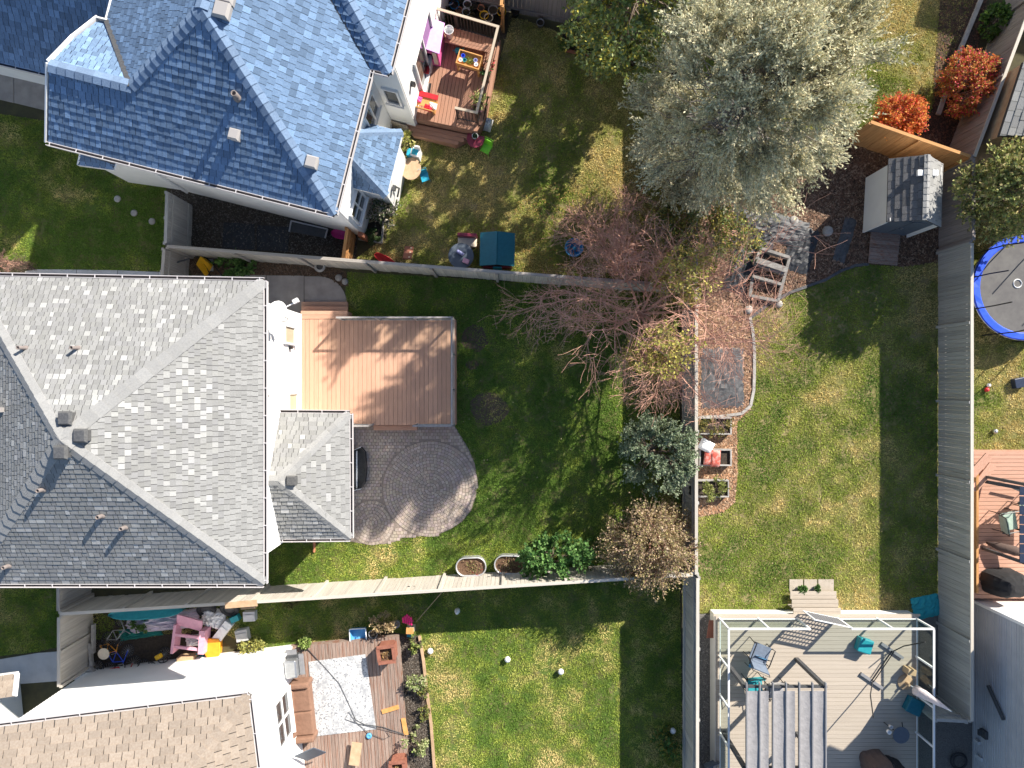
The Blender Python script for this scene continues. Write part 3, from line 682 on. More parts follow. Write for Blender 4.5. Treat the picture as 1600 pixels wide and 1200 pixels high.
roof_plane(roof, [B(-8.05, 0, 5.6), B(-5.77, 0, 5.6), h1, g1], .20, .17, 'shingle_blue', tone_blue, .016, jit=.25)
roof_plane(roof, east[:2] + east[2:], .19, .17, 'shingle_blue', tone_blue, .016, jit=.25)
roof_plane(roof, west, .165, .17, 'shingle_blue', tone_blue, .016, jit=.25)
roof_plane(roof, facet, .165, .17, 'shingle_blue', lambda r: tuple(1.25 * v for v in tone_blue(r)), jit=.25)  # facet tabs toned lighter, its sunlit brightness put into the colour
roof_plane(roof, [p + up2 for p in bump_e], .165, .17, 'shingle_blue', tone_blue, .016, jit=.25)
roof_plane(roof, [p + up2 for p in bump_s], .165, .17, 'shingle_blue', tone_blue, .04, jit=.25)
for a, c in ((se, pk), (h1, pk), (pk, rd), (B(.5, 4.1, 5.62), B(-3.1, 7.7, zu(3.6) + .02)), (g1, h1)): caps(roof, a, c, 'cap_blue', .17, .24, .42)
b = MB(); b.bar(B(-7.32, 3.6, 5.63), h1 + Vector((0, 0, .035)), .14, .02); b.build('valley_flashing', 'vent_metal', roof)
b = MB(); b.bar(B(0, 4.12, 5.63), B(-3.6, 7.7, zu(3.6) + .03), .10, .02); b.build('valley_flashing', 'vent_metal', roof)
gutter(house, sw, se, -BV); gutter(house, se, B(0, 4.1, 5.6), BU); gutter(house, B(0, 4.1, 5.6), B(.5, 4.1, 5.6), -BV); gutter(house, B(.5, 4.1, 5.6), B(.5, 11, 5.6), BU)
b = MB(); b.bar(B(-7.8, 1.8, zu(1.8) - .05), B(-8.13, 0, 5.55), .04, .16); b.bar(B(-7.8, 1.8, zu(1.8) - .05), B(-7.79, 2.8, zu(.8) - .05), .04, .16); b.bar(B(-7.79, 2.8, zu(.8) - .05), B(-7.63, 3.63, 5.55), .04, .16); b.bar(B(-7.65, 3.63, 5.55), B(-7.3, 3.63, 5.55), .04, .16); b.bar(B(-7.35, 3.6, 5.55), B(-7.34, 11, 5.55), .06, .14); b.build('fascia', 'trim_white', house)
sp = (sw, se, pk); ep = (se, east[1], rd)
pipe_vent(house, on_plane(371, 152, sp), .26, .08); box_vent(house, on_plane(369, 213, sp), None, 'vent_pale', .3, TH); box_vent(house, on_plane(489, 256, ep), None, 'vent_pale', .34, TH); box_vent(house, on_plane(350, 20, ep), None, 'vent_pale', .42, TH); box_vent(house, on_plane(357, -2, ep), None, 'vent_pale', .42, TH)
window(house, B(-.43, 1.05, 2.0), .95, 1.35, BU.x, BU.y, 2, rows=2); window(house, B(-.43, 3.75, 3.15), .9, 1.25, BU.x, BU.y, 2)
window(house, B(.0, 4.53, 2.75), .52, 1.1, -BV.x, -BV.y, 1)
window(house, B(.44, 6.45, 1.95), 1.8, 2.1, BU.x, BU.y, 2)
b = MB(frame(B(.5, 5.1, 2.6), TH)); b.box((0, 0, 0), (.14, .1, .22)); b.build('wall_lamp', 'metal_black', house)
# bay with its small hip roof
b = MB(); b.prism([Bx(-.46, 1.62), Bx(.42, 1.62), Bx(.42, 3.3), Bx(-.46, 3.3)], 0, 2.85); b.build('bay_wall', 'siding_white', house)
ba = [B(.62, 1.42, 2.9), B(.62, 3.45, 2.9), B(-.44, 3.45, 2.9), B(-.44, 1.42, 2.9)]; t1, t2 = B(-.44, 2.05, 3.75), B(-.44, 2.85, 3.75)
b = MB(); 
for t in ((ba[0], ba[1], t2, t1), (ba[1], ba[2], t2), (ba[3], ba[0], t1)): b.slab([p - dn for p in t], .1)
bay = b.build('bay_roof', 'roof_deck', house)
roof_plane(bay, (ba[0], ba[1], t2, t1), .15, .17, 'shingle_blue', tone_blue); roof_plane(bay, (ba[1], ba[2], t2), .15, .17, 'shingle_blue', tone_blue); roof_plane(bay, (ba[3], ba[0], t1), .15, .17, 'shingle_blue', tone_blue, .035)
caps(bay, ba[1], t2, 'cap_blue', .14, .2, .5); caps(bay, ba[0], t1, 'cap_blue', .14, .2, .5)
b = MB(); b.bar(ba[0] - dn*2, ba[1] - dn*2, .05, .12); b.bar(ba[3] - dn*2, ba[0] - dn*2, .05, .12); b.bar(ba[1] - dn*2, ba[2] - dn*2, .05, .12); b.build('fascia', 'trim_white', house)
b = MB(frame(B(.5, 2.0, 1.6), TH)); b.box((0, 0, 0), (.1, .16, .2)); b.tube([(.0, .1, -.2), (.05, .15, -.5), (.02, -.1, -.7)], .03); b.build('dryer_vent', 'metal_dark', house)
# small bay roof at the front corner, garage
b = MB(); f1 = [at(126, 239, 3.1), at(122, 257, 2.85), at(180, 265, 2.85), at(184, 252, 3.1)]; b.slab(f1, .1); lo = b.build('bay_roof', 'roof_deck', house)
roof_plane(lo, [f1[1], f1[2], f1[3], f1[0]], .14, .17, 'shingle_blue', tone_blue, .035)
b = MB(); b.bar(f1[1] - dn, f1[2] - dn, .06, .12); b.bar(f1[2] - dn, f1[3] - dn, .05, .1); b.bar(f1[0] - dn, f1[1] - dn, .05, .1); b.build('fascia', 'trim_white', house)
b = MB(); b.prism([tuple((p + BV * .25).xy) for p in (f1[1], f1[2])] + [Bx(-6.6, .5), Bx(-7.6, .5)], 0, 2.8); b.build('bay_wall', 'siding_white', house)
ga, gb = at(-200, 50, 3.0), at(80, 116, 3.0); up_ = BV * 3.7 + Vector((0, 0, 3.15))
gp = [ga, gb + BU * 2.5, gb + up_ + BU * 2.5, ga + up_]; b = MB(); b.slab([p - dn for p in gp], .12); gr = b.build('garage_roof', 'roof_deck', house)
roof_plane(gr, gp, .2, .17, 'shingle_blue', tone_blue, .016, jit=.25)
gutter(house, ga, gb + BU * .3, -BV)
b = MB(); b.prism([tuple((gb + BV*3.9 + BU*3.3).xy), tuple((gb + BV*9 + BU*3.3).xy), tuple((ga + BV*9).xy), tuple((ga + BV*3.9).xy)], 0, 9.2); b.build('shade_block', 'siding_white', house)  # unseen block added behind the garage to shade the left lawn
b = MB(); b.prism([tuple((ga + BV*.4).xy), tuple((gb + BV*.4 - BU*.1).xy), tuple((gb + BV*3.6 - BU*.1).xy), tuple((ga + BV*3.6).xy)], 0, 2.85); b.build('garage_wall', 'siding_white', house)
b = MB(); b.tube([B(-6.75, .38, 5.4), B(-6.75, .4, 2.0), B(-6.75, .38, .3)], .05, 6); b.build('downspout', 'metal_white', house)
b = MB(); b.prism([Bx(-.48, .3), Bx(-.28, .3), Bx(-.28, .44), Bx(-.48, .44)], 0, .9); b.build('corner_pier', 'brick_red', house)

# ---------------------------------------------------------------- brown roofed house (lower left)
A2 = -.124; ec = at(388, 1087, 5.4); ew = at(-40, 1140, 5.4); d2 = (ec - ew).normalized(); s2 = Vector((d2.y, -d2.x, 0))    # s2 points down the picture
house = thing('house', 'brown shingled house with bright white walls at the lower left', 'house', ec - d2 * 3 + s2 * 3 - Vector((0, 0, 5.4)))
run = 4.0; se_ = ec + s2 * 8; pkb = ec - d2 * run + s2 * run + Vector((0, 0, run * .55)); wk = ew + s2 * run + Vector((0, 0, run * .55))
b = MB(); 
for t in ((ew, ec, pkb, wk), (ec, se_, pkb)): b.slab([p - dn for p in t], .14)
roof = b.build('roof', 'roof_deck', house)
roof_plane(roof, (ew, ec, pkb, wk), .205, .36, 'shingle_brown', lambda r: (1, 1, .999), .03, single=280, tab_mat='shingle_brown', jit=.1, g=.012, half=True)
roof_plane(roof, (ec, se_, pkb), .205, .36, 'shingle_brown', lambda r: (1, 1, .999), .03, single=40, tab_mat='shingle_brown', jit=.1, g=.012, half=True)
caps(roof, ec, pkb, 'shingle_brown', .16, .26, .4)
gutter(house, ew, ec, -s2, .95); gutter(house, ec, se_, d2, .95)
wc = ec - d2 * .5 + s2 * .5; wW = ew + s2 * .5
b = MB(); b.prism([tuple(wW.xy), tuple(wc.xy), tuple((wc + s2 * 7).xy), tuple((wW + s2 * 7).xy)], 0, 5.3)
lap_wall(b, tuple((wc + s2*7).xy), tuple(wc.xy), .2, 5.3); lap_wall(b, tuple(wc.xy), tuple(wW.xy), .2, 5.3); b.build('wall', 'siding_white', house)
window(house, Vector((wc.x, wc.y, 0)) + s2 * 1.75 + d2 * .03 + Vector((0, 0, 1.9)), 1.5, 1.35, d2.x, d2.y, 2, rows=2)
b = MB(); b.bar(Vector((wc.x, wc.y, .3)) + d2*.03, Vector((wc.x, wc.y, 5.2)) + d2*.03, .09, .09); b.build('corner_trim', 'trim_white', house)
b = MB(); w0 = at(-60, 1098, 0); w1 = at(32, 1086, 0); b.prism([tuple((w1 - s2*.75 + d2*.05).xy), tuple((w1 + s2*1.2).xy), tuple((w0 + s2 * 1.2).xy), tuple((w0 - s2*.75).xy)], 0, 2.7); b.build('wing_wall', 'siding_white', house)
p4 = [at(-60, 1063, 2.8), at(26, 1052, 2.8), at(22, 1088, 3.3), at(-60, 1100, 3.3)]; b = MB(); b.slab([p - dn for p in p4], .1); wr = b.build('wing_roof', 'roof_deck', house)
roof_plane(wr, p4, .2, .36, 'shingle_brown', lambda r: (1, 1, .999), .03, single=30, tab_mat='shingle_brown', jit=.12)
b = MB(); b.bar(p4[1] - dn, p4[2] - dn, .05, .14); b.bar(p4[0] - dn, p4[1] - dn, .05, .14); b.build('fascia', 'trim_white', house)

# ---------------------------------------------------------------- grey sided house (lower right) built of single boards
house = thing('house', 'pale grey house wall with lap siding at the lower right corner', 'house', (18, -12, 0))
b = MB(); b.prism([(16.2, -20), (24, -20), (24, -7.6), (16.2, -7.6)], 0, 5.4); wl = b.build('wall', 'siding_grey', house)
for i in range(46):
    piece('siding_board', wl, 'siding_grey', (16.185, -13.8, .12 + i * .115), (.02, 12.36, .118), ry=-.13)
b = MB(); b.bar((16.17, -7.6, 0), (16.17, -7.6, 5.4), .1, .1); b.box((20.1, -7.58, 2.7), (7.8, .04, 5.4)); b.build('corner_trim', 'trim_white', house)
b = MB(); b.slab([(15.8, -20, 5.4), (24, -20, 7.5), (24, -7.2, 7.5), (15.8, -7.2, 5.4)], .15); b.build('roof', 'shingle_dark', house)
b = MB(); b.box((16.12, -11.95, .75), (.1, .26, .3)); b.box((16.05, -11.95, .66), (.12, .18, .1)); b.build('dryer_vent', 'metal_dark', house)
b = MB(); b.tube([(16.1, -10.2, 1.0), (16.1, -11.0, 1.75)], .06, 8); b.build('vent_pipe', 'metal_dark', house)
b = MB(); b.box((16.12, -12.4, .4), (.08, .1, .24)); b.box((16.12, -12.9, .5), (.07, .12, .3)); b.build('outlet_box', 'plastic_pale_grey', house)
# houses beyond the top edge, seen only by their shade
for i, (c, ang, lab) in enumerate((((5.3, 16.7), -.30, 'house beyond the top edge that shades the yellowing lawn'), ((20.2, 18.9), -.25, 'house beyond the top right corner that shades the far lawn'))):
    h = thing('house', lab, 'house', (c[0], c[1], 0), ang); Mx = frame((c[0], c[1], 0), ang)
    b = MB(Mx); b.prism([(.4, .4), (8.6, .4), (8.6, 7), (.4, 7)], 0, 5.5); b.build('wall', 'siding_white', h)
    b = MB(Mx); b.slab([(0, 0, 5.6), (9, 0, 5.6), (5.5, 3.6, 8), (3.6, 3.6, 8)], .15); b.slab([(0, 7.2, 5.6), (9, 7.2, 5.6), (5.5, 3.6, 8), (3.6, 3.6, 8)], .15); b.slab([(0, 0, 5.6), (3.6, 3.6, 8), (0, 7.2, 5.6)], .15); b.slab([(9, 0, 5.6), (5.5, 3.6, 8), (9, 7.2, 5.6)], .15); b.build('roof', 'shingle_dark', h)

# ---------------------------------------------------------------- fences
def fence(label, p0, p1, h, mat_, posts=2.1, post_side=1, bw=.14, post_mat=None, cap=True, rails=True, z0=.03, group=None, cap_mat=None, gap=.008, post_full=True):
    """upright boards from p0 to p1; post_side 1 puts posts on the left of p0->p1"""
    p0 = Vector((p0[0], p0[1], 0)); p1 = Vector((p1[0], p1[1], 0)); d = p1 - p0; L = d.length; e = d.normalized(); nrm = Vector((-e.y, e.x, 0)) * post_side
    rz = math.atan2(e.y, e.x); t = thing('fence', label, 'fence', p0, rz, group); n = int(L / bw); pm = post_mat or mat_
    for i in range(n):
        c = p0 + e * ((i + .5) * L / n) + nrm * rng.uniform(-.006, .006)
        hh = h + rng.uniform(-.012, .006)
        piece('board', t, mat_, (c.x, c.y, z0 + hh / 2), (L / n - gap, .02, hh), rz, rng.uniform(-.008, .008))
    if rails:
        for z in (.35, h - .3):
            c = (p0 + p1) / 2 - nrm * .035; piece('rail', t, pm, (c.x, c.y, z), (L, .04, .09), rz)
    k = max(1, round(L / posts))
    for i in range(k + 1):
        c = p0 + e * (L * i / k) + nrm * .05
        piece('post', t, pm, (c.x, c.y, (h + .05) / 2), (.09, .075, h + .05), rz)
    if cap:
        c = (p0 + p1) / 2; piece('cap_rail', t, cap_mat or pm, (c.x, c.y, z0 + h + .02), (L, .1, .035), rz)
    return t
fence('long weathered grey fence between the blue roofed house yard and the middle yard', (-11.25, 4.49), (5.95, 3.17), 1.8, 'fence_pale', 2.1, -1, cap_mat='fence_grey', post_mat='fence_grey')
fence('grey fence behind the raised beds running down the middle of the picture', (6.0, 3.1), (6.0, -6.2), 1.85, 'fence_cool', 2.4, 1, cap_mat='fence_pale')
fence('grey fence running down beside the gravel and the taupe deck', (6.02, -6.3), (6.0, -15.5), 1.95, 'fence_cool', 2.4, 1, cap_mat='fence_pale')
fence('grey fence mostly hidden under the silver tree', (6.0, 14.5), (6.0, 3.3), 1.85, 'fence_cool', 2.4, -1)
fence('pale fence along the bottom of the middle yard', (-14.75, -7.5), (5.9, -6.22), 1.8, 'fence_pale', 2.07, 1)
fence('grey side fence meeting the pale fence under the grey roof eave', (-14.8, -6.3), (-14.8, -7.4), 1.8, 'fence_grey', 1.1, 1)
fence('grey gate fence beside the stacked bicycles', (-14.75, -7.6), (-14.75, -9.85), 1.85, 'fence_pale', 1.1, 1)
fence('long cool grey fence down the right side of the big lawn', (15.0, 4.6), (15.0, -11.0), 1.8, 'fence_cool', 2.55, -1, cap_mat='fence_pale')
fence('dark stained fence beside the garden shed', (15.02, 7.35), (15.02, 4.68), 1.85, 'fence_brown', 2.6, -1)
fence('brown grey fence slanting up to the top right corner', (18.0, 15.3), (15.05, 7.4), 1.85, 'fence_brown', 2.5, -1, cap_mat='fence_pale')
fence('new orange cedar fence behind the garden shed', (11.7, 8.55), (14.95, 7.42), 1.8, 'cedar', 2.0, -1, bw=.15)
fence('purple grey fence at the top behind the yellowing lawn', (-3.5, 13.85), (5.8, 11.85), 1.85, 'fence_brown', 2.4, 1, bw=.15)
fence('narrow cedar screen right of the plant pots', (-.15, 14.5), (-.35, 12.4), 1.7, 'cedar', 2.0, 1)
fence('pale grey gate beside the dirt strip of the blue roofed house', (-11.25, 6.25), (-11.3, 4.6), 1.8, 'fence_cool', .85, -1)
fence('weathered gate closing the mulch strip by the grey roof', (-11.35, 4.4), (-11.45, 2.95), 1.8, 'fence_grey', .75, -1)
fence('short grey fence return below the glass railing', (14.9, -11.05), (13.9, -11.0), 1.7, 'fence_cool', 1.0, 1)
fence('short orange wooden gate from house corner to fence', (-5.5, 5.2), (-5.65, 4.15), 1.25, 'cedar', 1.0, -1, bw=.13)

# ---------------------------------------------------------------- decks
def boards(parent, mat_, corners, along, pitch, z, name='board', gap=.008, th=.03):
    """single boards filling a convex world polygon; along = unit vector of the boards"""
    a = Vector((along[0], along[1])).normalized(); s = Vector((-a.y, a.x)); P = [Vector((p[0], p[1])) for p in corners]
    c = [(p.dot(a), p.dot(s)) for p in P]; ar = sum(c[i][0]*c[(i+1) % len(c)][1] - c[(i+1) % len(c)][0]*c[i][1] for i in range(len(c)))
    if ar < 0: c = c[::-1]
    y0, y1 = min(p[1] for p in c), max(p[1] for p in c); n = max(1, round((y1 - y0) / pitch)); rz = math.atan2(a.y, a.x)
    for i in range(n):
        lo, hi = y0 + (y1 - y0) * i / n, y0 + (y1 - y0) * (i + 1) / n; q = clip_poly([(-99, lo), (99, lo), (99, hi), (-99, hi)], c)
        if len(q) < 3: continue
        ym = (lo + hi) / 2; xs = []
        for j in range(len(c)):
            p, r = c[j], c[(j + 1) % len(c)]
            if (p[1] - ym) * (r[1] - ym) < 0: xs.append(p[0] + (r[0] - p[0]) * (ym - p[1]) / (r[1] - p[1]))
        if len(xs) < 2: continue
        x0, x1 = min(xs), max(xs); m = a * ((x0 + x1) / 2) + s * ym
        piece(name, parent, mat_, (m.x, m.y, z - th / 2 + rng.uniform(-.002, .002)), (x1 - x0, hi - lo - gap, th), rz)
def skirt(parent, poly, z0, z1, mat_, name='skirting'):
    b = MB(); n = len(poly)
    for i in range(n): 
        a, c = Vector((*poly[i], 0)), Vector((*poly[(i + 1) % n], 0)); b.bar(a + Vector((0, 0, (z0 + z1) / 2)), c + Vector((0, 0, (z0 + z1) / 2)), .03, z1 - z0)
    b.build(name, mat_, parent)
# middle deck
ZD = .65
dk = thing('deck', 'large tan board deck behind the grey roofed house', 'deck', at(590, 580))
Dp = [at(470, 487, ZD).xy, at(543, 487, ZD).xy, at(543, 499, ZD).xy, at(711, 499, ZD).xy, at(711, 664, ZD).xy, at(470, 664, ZD).xy]
boards(dk, 'deck_tan', [at(470, 499, ZD), at(711, 499, ZD), at(711, 664, ZD), at(470, 664, ZD)], (0, 1), .152, ZD)
boards(dk, 'deck_tan', [at(470, 485.5, ZD), at(542, 485.5, ZD), at(542, 498.5, ZD), at(470, 498.5, ZD)], (1, 0), .14, ZD)
skirt(dk, [tuple(p) for p in Dp], .05, ZD - .04, 'deck_tan')
for i, (y0, z) in enumerate(((478, .44), (471, .22))):
    boards(dk, 'deck_tan', [at(471, y0 + .5, z), at(543, y0 + .5, z), at(543, y0 + 7.5, z), at(471, y0 + 7.5, z)], (1, 0), .16, z, 'tread', th=.04)
skirt(dk, [tuple(at(*p, .2).xy) for p in ((472, 472), (542, 472), (542, 486), (472, 486))], 0, .18, 'deck_tan', 'step_frame')
boards(dk, 'deck_tan', [at(584, 665, .33), at(652, 665, .33), at(652, 672.5, .33), at(584, 672.5, .33)], (1, 0), .16, .33, 'tread', th=.04)
skirt(dk, [tuple(at(*p, .2).xy) for p in ((585, 665), (651, 665), (651, 671), (585, 671))], 0, .29, 'deck_tan', 'step_frame')
def railing(parent, pts, z, h, mat_, glass_mat=None, step=1.3, pw=.06, base_rail=True, balusters=None, rail_w=.06, rail_h=.04, rail_mat=None):
    for i in range(len(pts) - 1):
        a, c = Vector((pts[i][0], pts[i][1], 0)), Vector((pts[i+1][0], pts[i+1][1], 0)); d = c - a; L = d.length; e = d.normalized(); k = max(1, round(L / step)); rz = math.atan2(e.y, e.x)
        for j in range(k + (1 if i == len(pts) - 2 else 0)):
            p = a + d * (j / k); piece('post', parent, mat_, (p.x, p.y, z + h / 2), (pw, pw, h), rz)
        m = (a + c) / 2; piece('top_rail', parent, rail_mat or mat_, (m.x, m.y, z + h + rail_h / 2), (L + rail_w, rail_w, rail_h), rz)
        if base_rail: piece('bottom_rail', parent, mat_, (m.x, m.y, z + .08), (L - pw, .03, .03), rz)
        if glass_mat:
            for j in range(k):
                p = a + d * ((j + .5) / k); piece('pane', parent, glass_mat, (p.x, p.y, z + h / 2 + .04), (L / k - pw - .02, .008, h - .12), rz)
        if balusters:
            n = int(L / balusters)
            for j in range(n):
                p = a + d * ((j + .5) / n); piece('baluster', parent, mat_, (p.x, p.y, z + h / 2), (.018, .018, h - .02), rz)
w_ = lambda x, y, z: tuple(at(x, y, z).xy)
rl = thing('railing', 'low grey railing with clear panels round the tan deck', 'railing', at(711, 580))
railing(rl, [w_(537, 500, ZD), w_(709.5, 500, ZD), w_(709.5, 663, ZD), w_(652, 663, ZD)], ZD, .92, 'rail_grey', 'glass_clear', 1.35)
railing(rl, [w_(553, 663, ZD), w_(583, 663, ZD)], ZD, .92, 'rail_grey', 'glass_clear', 1.35)

# deck of the blue roofed house
ZB = .75
d1 = thing('deck', 'reddish wooden deck full of toys behind the blue roofed house', 'deck', at(690, 130))
c1 = [at(646, 27, ZB), at(782, 63, ZB), at(757, 185, ZB), at(744, 205, ZB), at(610, 176, ZB)]
vdir = (at(700, 40, ZB) - at(676, 180, ZB)); boards(d1, 'deck_red', c1, (vdir.x, vdir.y), .125, ZB, gap=.012)
skirt(d1, [tuple(p.xy) for p in c1], .05, ZB - .04, 'deck_red')
st = [at(632, 190, .38), at(738, 212, .38), at(712, 226, .38), at(645, 209, .38)]; boards(d1, 'deck_red', st, (at(738, 212) - at(632, 190)).xy, .125, .38, 'tread'); skirt(d1, [tuple(p.xy) for p in st], 0, .34, 'deck_red', 'step_frame')
r1_ = thing('railing', 'beige railing with thin dark balusters round the toy filled deck', 'railing', at(785, 60))
railing(r1_, [w_(650, 26, ZB), w_(779, 64, ZB), w_(747, 193, ZB), w_(716, 186, ZB)], ZB, .95, 'metal_black', None, 1.5, .05, True, .11, .08, .04, 'rail_beige')
railing(r1_, [w_(611, 166, ZB), w_(634, 171, ZB)], ZB, .95, 'metal_black', None, 1.5, .05, True, .11, .08, .04, 'rail_beige')
bn = thing('bench', 'built in wooden corner bench at the top of the reddish deck', 'bench', at(740, 70, ZB))
zs = ZB + .42; boards(bn, 'deck_red', [at(697, 56, zs), at(776, 74, zs), at(773, 84, zs), at(694, 66, zs)], (at(776, 74) - at(697, 56)).xy, .12, zs, 'seat_board')
boards(bn, 'deck_red', [at(763, 81, zs), at(773, 84, zs), at(765, 112, zs), at(756, 109, zs)], (at(765, 112) - at(773, 84)).xy, .12, zs, 'seat_board')
b = MB(); 
for a_, c_ in ((at(695, 66, ZB), at(762, 82, ZB)), (at(762, 82, ZB), at(756, 108, ZB))): b.bar(a_ + Vector((0, 0, .19)), c_ + Vector((0, 0, .19)), .03, .38)
b.build('front_panel', 'deck_red', bn)

# weathered deck of the brown roofed house
ZG = .32
d3 = thing('deck', 'weathered brown deck with a white rug beside the brown roofed house', 'deck', at(550, 1100))
gd = [at(452, 1012, ZG), at(622, 995, ZG), at(640, 1240, ZG), at(440, 1240, ZG)]
boards(d3, 'deck_weathered', gd, (at(632, 1140) - at(622, 995)).xy, .125, ZG, gap=.012); skirt(d3, [tuple(p.xy) for p in gd], .02, ZG - .04, 'deck_weathered')
# taupe deck
ZT = .7
d4 = thing('deck', 'taupe board deck with white glass railing at the lower right', 'deck', at(1280, 1080))
td = [(6.98, -7.95), (13.92, -7.98), (13.92, -14.5), (6.98, -14.5)]; boards(d4, 'deck_taupe', td, (1, 0), .138, ZT)
skirt(d4, td, .02, ZT - .035, 'trim_white')
boards(d4, 'deck_taupe', [(6.9, -7.88), (13.98, -7.9), (13.98, -7.96), (6.9, -7.94)], (1, 0), .08, ZT - .005, 'edge_board')
for (x0, x1, y0, y1, z) in ((1235, 1307, 924, 936, .22), (1237.5, 1310, 937, 949, .4), (1240, 1314, 950, 962, .58)):
    boards(d4, 'deck_taupe', [at(x0, y0, z), at(x1, y0, z), at(x1, y1, z), at(x0, y1, z)], (1, 0), .14, z, 'tread', th=.04)
for y, zz in ((936.5, .2), (949.5, .38), (962, .55)): 
    p = at(1273, y, zz); piece('riser', d4, 'deck_taupe', (p.x, p.y, zz / 2), (1.6, .03, zz))
for i, (x0, x1) in enumerate(((1233, 1254), (1256, 1276), (1278, 1302))):
    p = tag(slab_struct('paving_slab', [(x0, 905), (x1, 905), (x1, 923), (x0, 923)], 0, .04, 'deck_taupe', ['left', 'middle', 'right'][i] + ' taupe paving slab below the deck steps'), cat='paving')
r4 = thing('railing', 'white framed glass railing round the taupe deck', 'railing', (7, -8, ZT))
railing(r4, [(7.1, -14.5), (7.1, -8.02), (9.75, -8.02)], ZT, 1.03, 'metal_white', 'glass_smoke', 1.33, .055)
railing(r4, [(11.15, -8.02), (13.82, -8.02), (13.82, -14.5)], ZT, 1.03, 'metal_white', 'glass_smoke', 1.33, .055)
gt = thing('gate', 'white lattice gate swung open above the deck steps', 'gate', (11.15, -8.02, ZT))
ga_, gc_ = Vector((11.12, -8.0, ZT)), Vector((9.95, -7.75, ZT)); b = MB()
for z in (.08, .95): b.bar(ga_ + Vector((0, 0, z)), gc_ + Vector((0, 0, z)), .03, .04)
for q in (ga_, gc_): b.bar(q + Vector((0, 0, .06)), q + Vector((0, 0, .97)), .04, .04)
b.build('frame', 'metal_white', gt); b = MB()
for i in range(11): 
    p = ga_.lerp(gc_, (i + .5) / 11); b.bar(p + Vector((0, 0, .08)), p + Vector((0, 0, .95)), .028, .014)
for i in range(9): b.bar(ga_ + Vector((0, 0, .1 + i * .1)), gc_ + Vector((0, 0, .1 + i * .1)), .014, .028)
b.build('lattice', 'plastic_grey', gt)
# deck at the right edge
ZR = .45
d5 = thing('deck', 'pinkish wooden deck cut off by the right edge', 'deck', at(1570, 800))
rd_ = [at(1522, 705, ZR), at(1660, 705, ZR), at(1660, 935, ZR), at(1522, 935, ZR)]; boards(d5, 'deck_pink', rd_, (1, 0), .135, ZR, gap=.012); skirt(d5, [tuple(p.xy) for p in rd_], .02, ZR - .04, 'deck_pink')
for i in range(2):
    a_, c_ = at(1518 + i * 3, 742 + i * 24, ZR + .3 - i*.1), at(1545 + i * 6, 712 + i * 14, ZR + .3 - i*.1); piece('bench_board', d5, 'deck_pink', tuple((a_ + c_) / 2), ((c_ - a_).length, .28, .05), math.atan2((c_ - a_).y, (c_ - a_).x))
piece('edge_beam', d5, 'cedar', tuple(at(1523, 830, ZR + .1)), (.08, 4.2, .3))

# ---------------------------------------------------------------- trees and plants
def unit(n):
    v = nr.normal(size=(n, 3)); return v / np.linalg.norm(v, axis=1, keepdims=True)
def leaf_quads(P, D, L, W, name, cols, parent, tone=(.7, 1.3), z_hi=None):
    """leaf-shaped diamonds at P pointing along D"""
    n = len(P); R = unit(n); S = np.cross(D, R); S /= np.linalg.norm(S, axis=1, keepdims=True) + 1e-9
    L = np.broadcast_to(L, n)[:, None]; W = np.broadcast_to(W, n)[:, None]
    V = np.stack([P, P + D * L * .45 + S * W, P + D * L, P + D * L * .45 - S * W], 1)
    C = np.array(cols)[nr.integers(0, len(cols), n)] * nr.uniform(tone[0], tone[1], (n, 1))
    return np_mesh(name, V, 4, 'leaf', C, parent)
def curve_branch(b, p, q, r0, r1, sag=0.0, k=5, wob=.06, n=6):
    p, q = Vector(p), Vector(q); L = (q - p).length; pts = []
    for i in range(k + 1):
        t = i / k; m = p.lerp(q, t) + Vector((rng.uniform(-1, 1), rng.uniform(-1, 1), rng.uniform(-.5, .5))) * L * wob * (t * (1 - t) * 4) ** .5
        m.z += sag * L * t * (1 - t); pts.append(m)
    b.tube(pts, [r0 + (r1 - r0) * i / k for i in range(k + 1)], n); return pts
def crown_points(n, c, rad, shell=.55, flat=0.0):
    v = unit(n); k = n // 5; v[:k, 2] = nr.uniform(.55, 1.2, k); v /= np.linalg.norm(v, axis=1, keepdims=True); r = nr.uniform(shell ** 3, 1, n) ** (1 / 3); p = v * r[:, None] * np.array(rad); return p + np.array(c), v
